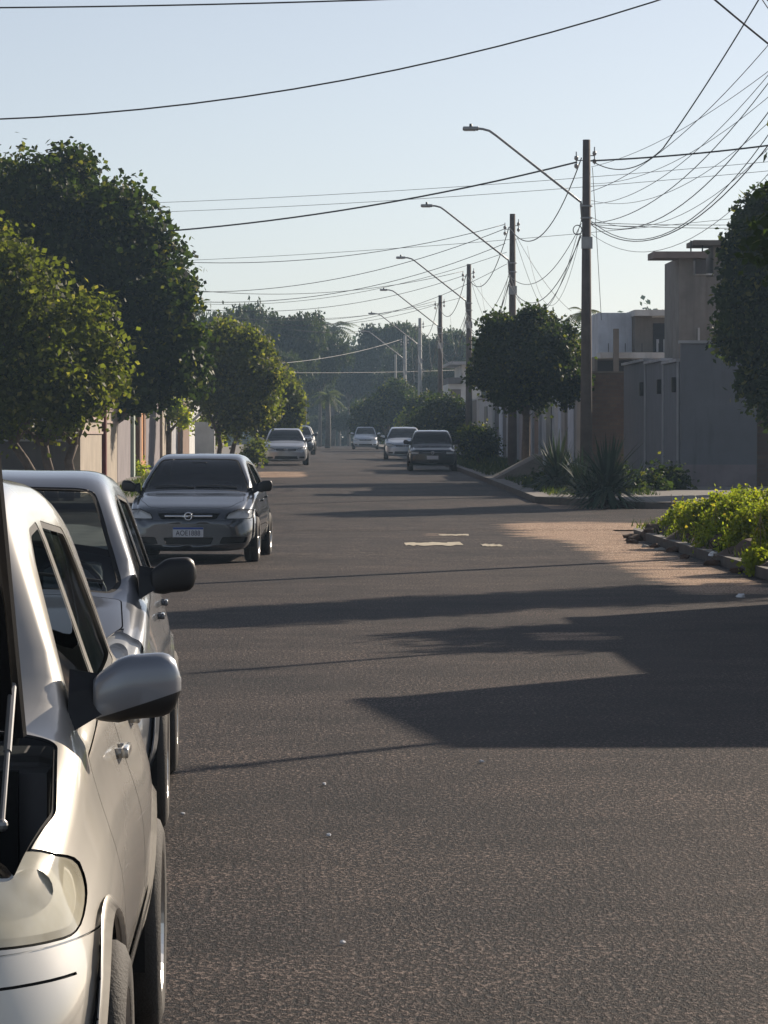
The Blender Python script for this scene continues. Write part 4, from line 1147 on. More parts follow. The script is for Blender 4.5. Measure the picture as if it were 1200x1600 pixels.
for a, b, c_, h, lb in ((106, 118, 'orange', 3.6, 'orange single-storey house behind the left walls'), (138, 152, 'white', 3.8, 'white house glimpsed between the left trees'), (160, 176, 'tan', 3.6, 'cream house far along the left side'), (84, 101, 'pale', 3.2, 'pale house under the big dark tree')):
    z = GP(a); r = structure('house', lb, 'house', (-7, a, z))
    bpart(r, 'wall', W_[c_], [(-16, -6.8, a, b, z-.3, z+h-.4)]); gable(r, 'roof', W_['tile'], -16, -6.8, a, b, z+h-.4, z+h+.9, 'x')
    bpart(r, 'window', W_['win'], [(-6.798, -6.77, a+3, a+5, z+1.1, z+2.2)])
bm = bmesh.new(); 
r = structure('white_shed', 'little white gabled shed on the pavement under the third left tree', 'shed', (-3.9, 143, GP(143)))
bpart(r, 'wall', W_['white'], [(-4.3, -3.5, 143, 144, GP(143), GP(143)+1.5)]); gable(r, 'roof', W_['pale'], -4.3, -3.5, 143, 144, GP(143)+1.5, GP(143)+1.95, 'y', .1)

# ---- the near right block: out of the frame, its shade lies across the street
r = structure('corner_house', 'two-storey rendered house with parapet on the near right block', 'house', (7.6, 28, .1))
bm = bmesh.new(); prism(bm, [(.62, -.3), (6.4, -.3), (6.4, 3.1), (.15, 3.1)], -.1, 4.9); bmesh.ops.recalc_face_normals(bm, faces=bm.faces); obj('wall', bm, W_['raw'], r)
bm = bmesh.new(); prism(bm, [(.56, -.36), (6.45, -.36), (6.45, 3.16), (.08, 3.16)], 4.902, 5.02); bmesh.ops.recalc_face_normals(bm, faces=bm.faces); obj('parapet', bm, W_['pale'], r)
bpart(r, 'wing', W_['raw'], [(7.800, 14, 31.103, 38.6, 0, 3.6)]); bpart(r, 'wing_roof', W_['pale'], [(7.740, 14.05, 31.17, 38.7, 3.602, 3.70)])
bpart(r, 'window', W_['win'], [(7.770, 7.798, 33.6, 35.6, 1.1, 2.3)])
for (px_, py_, h) in ((7.5, 27.2, 5.6), (7.45, 34.6, 5.6)):
    r = structure('service_post', 'thin service post at the ' + ('near corner' if py_ < 30 else 'lower wing') + ' of the corner house', 'post', (px_, py_, .1)); bm = bmesh.new()
    tube(bm, [(0, 0, 0), (0, 0, h)], .055, 8); obj('shaft', bm, MT['steel'], r); bm = bmesh.new(); tube(bm, [(-.18, 0, h-.25), (.18, 0, h-.25)], .03, 6); obj('bracket', bm, MT['steel'], r)

# =================================================================== TREES
LEAF = dict(
    ficus=leaf_mat('ficus_leaves', (.009, .016, .007), (.024, .036, .010), (.20, .18, .045), .44),
    bright=leaf_mat('sunny_leaves', (.026, .036, .010), (.074, .083, .018), (.30, .25, .09), .50),
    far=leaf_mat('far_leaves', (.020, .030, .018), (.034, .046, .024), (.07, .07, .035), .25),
    weed=leaf_mat('weed_leaves', (.07, .10, .018), (.17, .19, .028), (.38, .27, .06), .52),
    spike=leaf_mat('sword_leaves', (.020, .034, .024), (.034, .054, .036), (.08, .08, .045), .10, .5),
    palm=leaf_mat('palm_leaves', (.045, .065, .025), (.08, .10, .035), (.16, .13, .06), .25))
MT['bark'] = plain('bark', (.13, .095, .070), .9, var=.35, scale=8, bumpk=.6, bscale=30)
MT['bark_grey'] = plain('grey_bark', (.15, .14, .125), .9, var=.3, scale=8, bumpk=.5, bscale=30)
MT['stem'] = plain('green_stem', (.07, .09, .03), .8)
rng = np.random.default_rng(7)
def leaves_mesh(name, lumps, n, leaf, mat, clump=9, spread=.13, rng=rng, shell=.34, up=.25, drop=0, core=.12, sub=9):
    """lumps: (centre, radius or radii). Leaves sit in clumps through the outer shell of each lump."""
    C = np.array([l[0] for l in lumps], float); Rr = np.array([(l[1],)*3 if np.isscalar(l[1]) else l[1] for l in lumps], float)
    nl0 = len(C)
    if sub:
        c2 = []; r2 = []
        for c_, r_ in zip(C, Rr):
            for _ in range(sub):
                d = rng.normal(size=3); d /= np.linalg.norm(d); c2.append(c_+d*r_*.86); r2.append(r_*(.22+.22*rng.random()))
        C = np.concatenate([C, c2]); Rr = np.concatenate([Rr*.88, r2])
    wgt = (Rr.prod(1)**(2/3)); wgt /= wgt.sum()
    nc = n//clump; pts = []; nor = []
    need = nc
    while need > 0:
        li = rng.choice(len(C), size=need*2, p=wgt); d = rng.normal(size=(need*2, 3)); d /= np.linalg.norm(d, axis=1)[:, None]
        bumpy = 1 + .10*np.sin(d[:, 0]*7+li)*np.sin(d[:, 1]*6+li*2)*1.5 + .07*np.sin(d[:, 2]*13+li)
        t = (1-shell*rng.random(need*2)**1.3)*bumpy
        p = C[li] + d*Rr[li]*t[:, None]
        # drop clumps buried deep in another lump
        deep = np.zeros(len(p), bool)
        for j in range(len(C)):
            q = np.linalg.norm((p-C[j])/Rr[j], axis=1); deep |= (q < .55)
        p = p[~deep]; d = d[~deep]
        p, d = p[:need], d[:need]; pts.append(p); nor.append(d); need -= len(p)
        if len(p) == 0: break
    P0, N0 = np.concatenate(pts), np.concatenate(nor)
    P = np.repeat(P0, clump, 0); Nn = np.repeat(N0, clump, 0); m = len(P)
    sz = np.ones(m)
    if core:                                                       # the packed inside of the crown
        ni = int(n*core); wo_ = wgt[:nl0]/wgt[:nl0].sum(); li = rng.choice(nl0, size=ni, p=wo_); d = rng.normal(size=(ni, 3)); d /= np.linalg.norm(d, axis=1)[:, None]
        P = np.concatenate([P, C[li]+d*Rr[li]*(.35+.33*rng.random(ni))[:, None]]); Nn = np.concatenate([Nn, d]); sz = np.concatenate([sz, np.full(ni, 1.9)]); m = len(P)
    P = P + rng.normal(size=(m, 3))*spread
    N = Nn*.55 + rng.normal(size=(m, 3))*.6 + np.array([0, 0, up]); N /= np.linalg.norm(N, axis=1)[:, None]
    T = rng.normal(size=(m, 3)) + Nn*.4 + np.array([0, 0, -drop]); T -= N*(T*N).sum(1)[:, None]; T /= np.linalg.norm(T, axis=1)[:, None]
    B = np.cross(N, T); L = (leaf*sz*(.7+.6*rng.random(m)))[:, None]
    v = np.empty((m, 4, 3)); v[:, 0] = P; v[:, 1] = P+T*L*.5+B*L*.38; v[:, 2] = P+T*L+N*L*-.12; v[:, 3] = P+T*L*.5-B*L*.38
    me = bpy.data.meshes.new(name); me.vertices.add(m*4); me.vertices.foreach_set('co', v.ravel())
    me.loops.add(m*4); me.loops.foreach_set('vertex_index', np.arange(m*4)); me.polygons.add(m)
    me.polygons.foreach_set('loop_start', np.arange(m)*4)
    me.update(); me.validate(); return me
def tree(name, label, base, lumps, n, leaf, mat, trunk_r=.14, cat='tree', group=None, bark='bark', clump=9, spread=.13, core=.12, forks=3, crown='crown', trunks=1, shell=.34):
    """base: world point; lumps: world centres+radii"""
    base = Vector(base); r = empty(name, base, 0, label, cat, group)
    ll = [(np.array(l[0])-np.array(base), l[1]) for l in lumps]
    me = leaves_mesh(crown, ll, n, leaf, None, clump, spread, shell=shell, core=core); link_mesh(crown, me, mat, r)
    if trunk_r:
        rd = random.Random(int(base.x*100+base.y)); bm = bmesh.new()
        cs = [Vector(l[0]) for l in ll]; c0 = sum(cs, Vector())/len(cs)
        low = min(c.z-(l[1] if np.isscalar(l[1]) else l[1][2]) for c, l in zip(cs, ll))
        for t in range(trunks):
            ox = (t-(trunks-1)/2)*.45; fk = Vector((c0.x*.35+ox*1.5, c0.y*.35, max(low*.92, .5)))
            tube(bm, [(ox*.6, 0, -.2), (ox*.8+rd.uniform(-.04, .04), .02, fk.z*.35), (fk.x*.7, fk.y*.7, fk.z*.7), fk], [trunk_r*1.25, trunk_r, trunk_r*.9, trunk_r*.85], 9)
            tg = sorted(cs, key=lambda c: rd.random())[:max(forks, min(len(cs), 5))]
            for c in tg:
                mid = fk.lerp(c, .5)+Vector((rd.uniform(-.1, .1), rd.uniform(-.1, .1), -.05))
                ex = min(.4, low*.1+.02)
                tube(bm, [fk-Vector((0, 0, .05)), mid, c, c+Vector((rd.uniform(-.3, .3)*ex, rd.uniform(-.3, .3)*ex, ex))], [trunk_r*.62, trunk_r*.42, trunk_r*.25, .02], 7)
        obj('trunk', bm, MT[bark], r, True)
    return r
def lp(px, py, rpx, d, dd=0, ry=None):
    """a lump seen at this pixel, this many pixels wide, at depth d+dd"""
    c = at(px, py, d+dd); k = rpx*(d+dd)/FPX; return ((c.x, c.y, c.z), (k, k*(ry or 1), k))

# left: nearest tree at the corner
D = 77.5
tree('street_tree', 'nearest left street tree with pale-speckled leaves before the grey wall', (X(85, D), D, GP(D)),
     [lp(30, 470, 85, D), lp(-40, 520, 110, D, 1), lp(110, 545, 78, D), lp(60, 590, 82, D, -1), lp(150, 590, 48, D, .3), lp(-20, 605, 80, D), lp(130, 622, 42, D, -.8), lp(-70, 430, 90, D, 1), lp(10, 410, 45, D, -.5)],
     34000, .135, LEAF['bright'], .11, trunks=3, core=.03, spread=.17)
D = 97
tree('shade_tree', 'huge dark round-crowned tree rising behind the nearest left tree', (X(130, D), D, GP(D)),
     [lp(60, 340, 105, D), lp(-40, 380, 130, D, 2), lp(150, 400, 105, D, -.5), lp(215, 470, 90, D, 0), lp(240, 550, 82, D, -1), lp(130, 500, 130, D, 1), lp(40, 480, 150, D, 3), lp(265, 500, 52, D, -1.5), lp(200, 590, 60, D, -1), lp(100, 275, 35, D, 0), lp(285, 580, 38, D, -.6), lp(-60, 560, 120, D, 1), lp(180, 340, 42, D)],
     80000, .18, LEAF['ficus'], .28, bark='bark_grey', spread=.16)
D = 122
tree('street_tree', 'rounded left street tree standing above the silver saloon', (X(352, D), D, GP(D)),
     [lp(360, 570, 56, D), lp(395, 590, 44, D, -.6), lp(330, 600, 46, D, .3), lp(375, 630, 46, D, -.5), lp(345, 530, 30, D), lp(405, 625, 34, D, .4), lp(310, 585, 30, D, .7), lp(400, 545, 26, D)],
     27000, .14, LEAF['bright'], .09, trunks=2, spread=.15, core=.06)
D = 150
tree('street_tree', 'smaller left street tree just past the rounded one', (X(432, D), D, GP(D)),
     [lp(440, 615, 34, D), lp(425, 650, 36, D, .5), lp(452, 650, 24, D, -.4), lp(405, 620, 34, D, 1)], 13000, .16, LEAF['bright'], .08)
D = 128
tree('kerb_shrub', 'pale green shrub at the kerb beside the silver saloon', (X(402, D), D, GP(D)), [lp(398, 708, 12, D), lp(404, 696, 8, D, .3), lp(390, 712, 10, D, -.3)], 1500, .10, LEAF['bright'], .02, 'shrub')
D = 105
tree('wall_shrub', 'bright green shrub at the foot of the mauve wall', (X(205, D), D, GP(D)), [lp(205, 745, 16, D), lp(196, 757, 14, D, -.3), lp(214, 735, 10, D)], 1800, .09, LEAF['weed'], .02, 'shrub')
D = 131
tree('bare_limbed_tree', 'slim tree with few leaves before the cream wall', (X(262, D), D, GP(D)), [lp(268, 640, 20, D), lp(255, 612, 22, D, .4), lp(285, 655, 14, D, -.3)], 1700, .13, LEAF['weed'], .13, bark='bark', shell=.8)
D = 150
tree('bare_limbed_tree', 'small yellowish tree beyond the rounded street tree', (X(325, D), D, GP(D)), [lp(322, 668, 14, D), lp(338, 680, 12, D, .4)], 1200, .13, LEAF['weed'], .06, bark='bark', shell=.8)

# right: big tree at the frame's edge
D = 84
tree('shade_tree', 'dark tree at the right frame edge in front of the grey wall', (X(1222, D), D, GP(D)),
     [lp(1215, 400, 78, D), lp(1190, 460, 62, D, -.5), lp(1205, 530, 68, D, .2), lp(1290, 470, 110, D, 1), lp(1200, 340, 45, D, .4), lp(1168, 400, 34, D), lp(1225, 590, 42, D, -.3), lp(1192, 590, 34, D), lp(1230, 640, 40, D), lp(1162, 505, 34, D, .3), lp(1290, 360, 90, D)],
     46000, .15, LEAF['ficus'], .17)
D = 105
tree('lollipop_tree', 'round-headed street tree right of the third pole on a bare trunk', (X(822, D), D, GP(D)),
     [lp(805, 545, 54, D), lp(850, 550, 54, D, -.5), lp(775, 580, 36, D, .3), lp(830, 595, 44, D, .2), lp(880, 560, 36, D, .5), lp(840, 512, 30, D), lp(885, 600, 28, D), lp(790, 610, 28, D, -.3), lp(765, 550, 22, D)],
     34000, .13, LEAF['ficus'], .13, spread=.11)
D = 128
tree('kerb_bush', 'dark bush on a short stem right of the parked dark hatchback', (X(748, D), D, GP(D)), [lp(748, 688, 24, D), lp(762, 700, 16, D, .3), lp(733, 700, 15, D, -.3)], 5000, .10, LEAF['ficus'], .05, 'bush')
D = 158
tree('hedge_bush', 'large rounded dark bush behind the parked dark hatchback', (X(688, D), D, GP(D)), [lp(690, 655, 34, D), lp(665, 665, 26, D, .5), lp(710, 668, 24, D, -.4), lp(688, 640, 22, D)], 9000, .13, LEAF['ficus'], .08, 'bush')
D = 205
tree('kerb_bush', 'yellow-green bush at the kerb left of the pale saloon', (X(634, D), D, GP(D)), [lp(634, 662, 12, D), (at(634, 655, D), .4)], 1500, .16, LEAF['weed'], .05, 'bush')
D = 232
tree('round_tree', 'broad dome-shaped dark tree low over the crest of the road', (X(608, D), D, GP(D)), [lp(610, 628, 34, D), lp(585, 650, 30, D, 1), lp(635, 640, 34, D, -1), lp(565, 668, 18, D), lp(600, 662, 30, D, 2), lp(650, 660, 24, D)], 15000, .18, LEAF['ficus'], .2)
D = 190
tree('kerb_bush', 'dark bush under the fourth pole beyond the hedge bush', (X(668, D), D, GP(D)), [lp(660, 640, 22, D), lp(672, 655, 20, D), lp(650, 658, 18, D, 1)], 5000, .15, LEAF['ficus'], .06, 'bush')
D = 41.5
tree('street_tree', 'pruned street tree on the near right pavement', (7.0, D, .13), [((6.9, D, 4.6), 1.35), ((7.3, D+.6, 5.3), 1.0), ((6.7, D-.6, 3.9), 1.1), ((7.2, D-.2, 5.6), .8)], 9000, .13, LEAF['ficus'], .13)

D = 44.5  # out-of-frame tree, added so its shadow carries the band to the right
tree('street_tree', 'unseen second tree added to extend the shadow band on the road', (9.8, D, .1), [((9.8, D, 4.3), 1.5), ((10.6, D+.6, 5.0), 1.2), ((8.9, D-.4, 4.9), 1.1)], 9000, .14, LEAF['ficus'], .13)
D = 37.5  # out-of-frame tree, added to roughen the shadow outline of the wing
tree('street_tree', 'unseen small tree added to break up the shadow of the corner house wing', (9.0, D, .1), [((9.0, D, 4.4), .8), ((9.6, D-.5, 4.9), .7), ((8.6, D+.6, 4.6), .6), ((9.2, D-1.2, 4.3), .6)], 4200, .14, LEAF['ficus'], .09)
# palms
def palm(name, label, base, h, n=16, fl=1.8, tr=.13, cat='palm tree', group=None):
    r = empty(name, base, 0, label, cat, group); rd = random.Random(int(base[1]*10)); bm = bmesh.new()
    tube(bm, [(0, 0, -.3), (.05, 0, h*.5), (0, 0, h)], [tr*1.3, tr, tr*.8], 8); obj('trunk', bm, MT['bark_grey'], r, True)
    bm = bmesh.new()
    for i in range(n):
        a = 2*PI*i/n+rd.uniform(-.2, .2); e = rd.uniform(-.2, 1.1); L = fl*rd.uniform(.8, 1.1); pts = []
        for k in range(9):
            t = k/8; pts.append(Vector((math.cos(a)*L*t*math.cos(e*(1-t*.4)), math.sin(a)*L*t*math.cos(e*(1-t*.4)), h+L*t*math.sin(e)-L*.75*t*t)))
        for k in range(8):
            p, q = pts[k], pts[k+1]; d_ = (q-p).normalized(); s_ = d_.cross(Vector((0, 0, 1))).normalized()
            for m in range(2):
                b_ = p.lerp(q, m*.5); w_ = fl*.28*(math.sin(PI*min(1, .15+(k+m*.5)/8*.9)))
                for sg in (-1, 1):
                    tip = b_ + s_*sg*w_ + d_*w_*.5 - Vector((0, 0, w_*.35))
                    bm.faces.new([bm.verts.new(b_), bm.verts.new(b_+d_*fl*.05), bm.verts.new(tip)])
    obj('fronds', bm, LEAF['palm'], r); return r
palm('palm_tree', 'slender palm standing in the road gap at the far end of the street', (X(512, 245), 245, gz(245)), Zp(618, 245)-gz(245), 18, 1.5, .17)
palm('palm_tree', 'tall palm poking above the dark far trees on the left', (X(520, 330), 330, gz(330)), Zp(512, 330)-gz(330), 18, 3.0, .2)
palm('palm_tree', 'small palm showing over the roof right of the lollipop tree', (X(912, 135), 135, GP(135)), Zp(488, 135)-GP(135), 14, 1.1, .10)
palm('palm_tree', 'short palm among the far trees behind the street lamps', (X(640, 340), 340, gz(340)), Zp(560, 340)-gz(340), 14, 2.6, .2)

# far woods: individual trees, copied from three prototypes
def proto(kind, seed):
    g = np.random.default_rng(seed); lumps = []
    for i in range(10 if kind != 'flat' else 8):
        a = g.random()*2*PI; rr = g.random()**.6*(.34 if kind != 'flat' else .42)
        zz = (.5+.32*g.random()) if kind != 'flat' else (.80+.05*g.random())
        lumps.append(((rr*math.cos(a), rr*math.sin(a), zz), (.2+.09*g.random(),)*2+((.15 if kind != 'flat' else .09),)))
    r = empty('proto', (0, 0, 0))
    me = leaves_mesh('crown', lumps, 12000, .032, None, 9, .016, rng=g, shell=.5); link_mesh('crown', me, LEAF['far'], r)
    bm = bmesh.new(); tube(bm, [(0, 0, -.05), (.01, 0, .3), (0, 0, .55)], [.03, .022, .018], 7)
    for l in lumps[:6]: tube(bm, [(0, 0, .42), (l[0][0]*.5, l[0][1]*.5, .52), l[0]], [.012, .009, .004], 5)
    obj('trunk', bm, MT['bark_grey'], r, True); return r
PR = [proto('round', 3), proto('round', 5), proto('flat', 8)]
used = set()
FT = [  # pixel x, top y, width px, depth, kind, label
 (350, 468, 110, 255, 0, 'leftmost tall tree of the far wood behind the rounded street tree'), (400, 462, 120, 268, 1, 'highest crown of the far wood on the left'),
 (455, 472, 120, 262, 0, 'broad grey-green far tree sloping down beside the highest crown'), (500, 500, 90, 280, 1, 'far tree at the right end of the left wood'),
 (430, 530, 90, 240, 1, 'lower grey-green tree in front of the left wood'), (478, 560, 80, 300, 0, 'dusky tree hanging over the left of the road end'),
 (545, 528, 80, 330, 1, 'dark far tree behind the slender palm'), (612, 504, 62, 330, 2, 'flat umbrella-shaped far tree between lamps'),
 (590, 560, 80, 330, 0, 'hazy far tree low behind the dome-shaped tree'), (650, 520, 70, 320, 1, 'far tree behind the fifth pole'),
 (690, 500, 80, 300, 0, 'tall far tree behind the fourth pole'), (735, 520, 80, 285, 1, 'far tree between the third and fourth poles'),
 (770, 530, 70, 270, 0, 'far tree partly hidden by the lollipop tree'), (700, 560, 70, 265, 1, 'lower far tree right of the fourth pole'),
 (530, 590, 90, 360, 0, 'bluish tree at the bottom of the far dip'), (570, 570, 80, 380, 1, 'bluish tree closing the end of the street'), (500, 600, 70, 350, 1, 'dark hazy tree left of the slender palm'),
 (300, 520, 110, 235, 1, 'far tree mostly hidden behind the huge dark tree'), (255, 560, 110, 225, 0, 'far tree low behind the huge dark tree'), (640, 575, 70, 300, 0, 'low dark tree behind the dome-shaped tree'),
 (835, 560, 90, 240, 0, 'far tree glimpsed behind the lollipop crown'), (545, 640, 70, 330, 1, 'shadowy tree just above the crest'), (495, 645, 60, 335, 0, 'shadowy tree at the left of the crest')]
for i, (px_, ty, wpx, D, k, lb) in enumerate(FT):
    if k in used: r = copy_tree(PR[k])
    else: r = PR[k]; used.add(k)
    r.name = 'far_tree'; b = gz(D); H_ = Zp(ty, D)-b; Wd = wpx*D/FPX
    r.location = (X(px_, D), D, b); r.rotation_euler = (0, 0, i*1.7); sc = max(Wd/.95, H_*.55)
    r.scale = (sc, sc, H_/(.98 if k != 2 else .95)); tag(r, lb, 'tree', 'trees of the far wood')
# the wood that closes the view, beyond counting
g = np.random.default_rng(11)
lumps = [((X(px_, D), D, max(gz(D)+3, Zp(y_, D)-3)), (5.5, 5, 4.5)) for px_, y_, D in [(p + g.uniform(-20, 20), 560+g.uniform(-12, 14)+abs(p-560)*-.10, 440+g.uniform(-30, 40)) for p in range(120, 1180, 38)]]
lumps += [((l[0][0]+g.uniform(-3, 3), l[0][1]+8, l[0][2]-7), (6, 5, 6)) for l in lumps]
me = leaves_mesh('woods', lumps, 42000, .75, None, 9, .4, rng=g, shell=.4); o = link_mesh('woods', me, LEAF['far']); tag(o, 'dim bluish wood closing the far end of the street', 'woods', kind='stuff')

# =================================================================== LOW PLANTS
def sword_plant(name, label, loc, h, n, seed, cat='plant', group=None, lean=1.0):
    r = empty(name, loc, 0, label, cat, group); rd = random.Random(seed); bm = bmesh.new()
    for i in range(n):
        a = rd.uniform(0, 2*PI); e = R(rd.uniform(-28, 85)); L = h*rd.uniform(.5, .95); z0 = h*rd.uniform(.02, .34)
        d_ = Vector((math.cos(a)*math.cos(e)*lean, math.sin(a)*math.cos(e)*lean, math.sin(e))); s_ = d_.cross(Vector((0, 0, 1))).normalized(); b0 = Vector((math.cos(a)*.04, math.sin(a)*.04, z0))
        w_ = h*.029; prev = None
        for k in range(5):
            t = k/4; p = b0 + d_*L*t - Vector((0, 0, L*.22*t*t*math.cos(e))); ww = w_*(1-t**2)+.002
            cur = (bm.verts.new(p-s_*ww), bm.verts.new(p+s_*ww))
            if prev: bm.faces.new((prev[0], prev[1], cur[1], cur[0]))
            prev = cur
    obj('leaves', bm, LEAF['spike'], r)
    bm = bmesh.new(); tube(bm, [(0, 0, -.1), (0, 0, h*.35)], [.07, .05], 8); obj('stem', bm, MT['bark'], r, True); return r
for i, (px_, by, hpx, n, lb) in enumerate([(950, 784, 106, 260, 'biggest spiky yucca at the foot of the nearest pole'), (872, 772, 88, 200, 'spiky yucca at the left end of the spiky plants'), (908, 779, 76, 140, 'middle-sized yucca between the left and the biggest one'), (925, 784, 62, 100, 'small yucca crowded against the biggest one'), (992, 774, 52, 60, 'small spiky plant right of the biggest yucca')]):
    D = 1.45*FPX/(by-680); D = min(D, 96); sword_plant('yucca', lb, (X(px_, D), D, GP(D)-.02), hpx*D/FPX, n, i+3, group='spiky plants by the nearest pole')
for i, (px_, py_, rpx, D, lb) in enumerate([(1045, 752, 22, 88, 'dark shrub against the foot of the grey wall'), (1020, 762, 14, 87, 'low dark shrub between the yuccas and the grey wall'), (965, 760, 26, 85, 'bushy dark plant under the biggest yucca'), (915, 765, 24, 87, 'dark undergrowth bush left of the biggest yucca'), (850, 762, 18, 90, 'low grassy bush at the left end of the spiky plants')]):
    tree('low_shrub', lb, (X(px_, D), D, GP(D)), [lp(px_, py_, rpx, D), lp(px_-rpx*.7, py_+6, rpx*.6, D, .2), lp(px_+rpx*.7, py_+5, rpx*.6, D, -.2)], 2200, .10, LEAF['ficus'], .03, 'shrub', 'low shrubs by the grey wall')
# soil bank on the near right corner, with bright weeds
bm = bmesh.new(); nx, ny = 14, 60; g = np.random.default_rng(4); rows = []
for j in range(ny+1):
    d_ = 34+j/ny*22.7; row = []
    for i in range(nx+1):
        t = i/nx; x0 = 5.47 + max(0, d_-56.5)*.5 + .10*math.sin(d_*1.9); xx = x0+t*2.4
        env = min(1, t*4.5)*min(1, (1-t)*6)*min(1, max(0, 56.7-d_)/1.0)*min(1, (d_-34)/3)
        row.append(bm.verts.new((xx, d_, .115+.26*env*(1+.25*math.sin(d_*2.7+xx*3)) + (.03*g.normal() if env > .1 else 0))))
    rows.append(row)
for a, b in zip(rows, rows[1:]):
    for k in range(nx): bm.faces.new((a[k], a[k+1], b[k+1], b[k])).smooth = True
o = obj('soil_bank', bm, MT['soil']); tag(o, kind='structure')
WP = [(1068, 812, 26, 55), (1095, 808, 30, 52), (1075, 838, 22, 53), (1125, 822, 34, 50), (1155, 800, 32, 49), (1120, 848, 26, 48.5), (1180, 825, 38, 46), (1160, 850, 28, 46.5), (1200, 800, 40, 48), (1215, 850, 36, 43), (1190, 876, 16, 42), (1128, 790, 16, 52), (1165, 782, 14, 51), (1050, 822, 14, 55.5), (1240, 810, 50, 43)]
WL = ['yellow-green weed clump nearest the broken kerb corner', 'lime weed clump second from the kerb corner', 'low weed clump spilling over the bank below the second one', 'wide bright weed clump in the middle of the bank', 'tall weed clump at the back of the bank', 'weed clump over the dark soil edge', 'big weed clump near the right edge', 'lower weed clump in front of the big one', 'weed clump rising at the right edge', 'dark green weed clump lowest at the right', 'single lime tuft at the kerb edge', 'thin sprig standing above the weeds', 'thin pale sprig near the right edge', 'small rusty weed tuft at the corner', 'weed clump at the far right of the bank']
for (px_, py_, rpx, D), lb in zip(WP, WL):
    k = rpx*D/FPX; c = at(px_, py_, D)
    tree('weed_clump', lb, (c.x, D, .25), [((c.x, D, c.z), (k, k*1.2, k*.8)), ((c.x-k*.5, D-.2, c.z-k*.3), k*.6), ((c.x+k*.5, D+.2, c.z-k*.2), k*.6)], int(1300+rpx*90), .048, LEAF['weed'], .005, 'plant', 'weeds on the soil bank', spread=.06, clump=6, shell=.6)
# clods, stones and litter
def clod(name, label, p, s, mat, seed, cat='stone', group=None):
    bm = bmesh.new(); bmesh.ops.create_icosphere(bm, subdivisions=2, radius=1); rd = random.Random(seed)
    for v in bm.verts: v.co = Vector((v.co.x*s[0], v.co.y*s[1], v.co.z*s[2]))*(1+rd.uniform(-.25, .25))
    for f in bm.faces: f.smooth = False
    o = obj(name, bm, mat); o.location = p; tag(o, label, cat, group); return o
MT['litter'] = plain('white_litter', (.75, .76, .78), .5)
clod('earth_clod', 'dark clump of earth on the broken kerb corner', (5.62, 55.2, .12), (.30, .28, .16), MT['soil'], 1)
clod('earth_clod', 'second dark clod beside the kerb corner', (5.95, 54.6, .16), (.26, .24, .15), MT['soil'], 2)
for i, (cx_, cy_, s_) in enumerate([(5.30, 56.6, .10), (5.25, 52.1, .07), (5.33, 50.3, .10), (5.2, 47.6, .06), (5.30, 45.2, .09), (5.1, 54.0, .08), (5.32, 42.8, .07), (5.28, 55.3, .13)]):
    clod('earth_clod', ['crumb of dark earth in the gutter nearest the crossing', 'small dark crumb in the gutter by the middle weeds', 'dark lump in the gutter under the wide weed clump', 'tiny crumb out from the kerb', 'dark lump in the gutter below the big weed clump', 'crumb lying out on the orange dirt', 'last small crumb in the shaded gutter', 'large lump fallen from the broken kerb corner'][i], (cx_, cy_, .03), (s_*1.2, s_, s_*.7), MT['soil'], i+60)
for i, (px_, py_, s_, lb) in enumerate([(1116, 883, .06, 'white scrap of litter against the soil bank'), (1160, 934, .05, 'white scrap of litter in the shaded gutter'), (1032, 862, .07, 'pale stone at the kerb corner'), (1010, 857, .06, 'small pale stone left of the kerb corner'), (506, 1229, .011, 'tiny white fleck on the road below the thin shadow'), (513, 1309, .011, 'tiny white fleck lower on the road'), (535, 1479, .010, 'tiny white fleck lowest on the road'), (285, 1275, .010, 'tiny white fleck near the second car wheel'), (753, 1194, .014, 'little pale chip right of the road centre')]):
    d_ = 1.68*FPX/(py_-680) if i != 0 else 46; z_ = gz(d_)+.01 if i != 0 else .12
    clod('litter_scrap' if i < 2 or i > 3 else 'stone', lb, (X(px_, d_), d_, z_), (s_, s_, s_*.6), MT['litter'] if i not in (2, 3) else MT['concrete'], i+20, 'litter' if i < 2 or i > 3 else 'stone')
# verge grass on both far pavements: uncountable
def grass(name, areas, n, h, mat, label):
    g = np.random.default_rng(21); P = []
    wgt = np.array([(a[1]-a[0])*(a[3]-a[2]) for a in areas]); wgt = wgt/wgt.sum()
    idx = g.choice(len(areas), n, p=wgt); ar = np.array([a[:4] for a in areas])[idx]
    x = ar[:, 0]+(ar[:, 1]-ar[:, 0])*g.random(n); y = ar[:, 2]+(ar[:, 3]-ar[:, 2])*g.random(n)
    zz = np.array([gz(v)+.13 for v in y]); a = g.random(n)*2*PI; hh = h*(.5+g.random(n)); w_ = .015
    v = np.empty((n, 3, 3)); v[:, 0] = np.stack([x-np.cos(a)*w_, y-np.sin(a)*w_, zz], 1); v[:, 1] = np.stack([x+np.cos(a)*w_, y+np.sin(a)*w_, zz], 1)
    v[:, 2] = np.stack([x+g.normal(size=n)*hh*.35, y+g.normal(size=n)*hh*.35, zz+hh], 1)
    me = bpy.data.meshes.new(name); me.vertices.add(n*3); me.vertices.foreach_set('co', v.ravel()); me.loops.add(n*3); me.loops.foreach_set('vertex_index', np.arange(n*3)); me.polygons.add(n); me.polygons.foreach_set('loop_start', np.arange(n)*3); me.update()
    o = link_mesh(name, me, mat); tag(o, label, 'grass', kind='stuff'); return o
grass('verge_grass', [(5.8, 8.4, 82, 104), (5.6, 8.2, 106, 150), (-4.6, -2.0, 80, 150), (5.5, 7.9, 36, 59)], 26000, .13, LEAF['ficus'], 'scattered verge grass along the pavements')

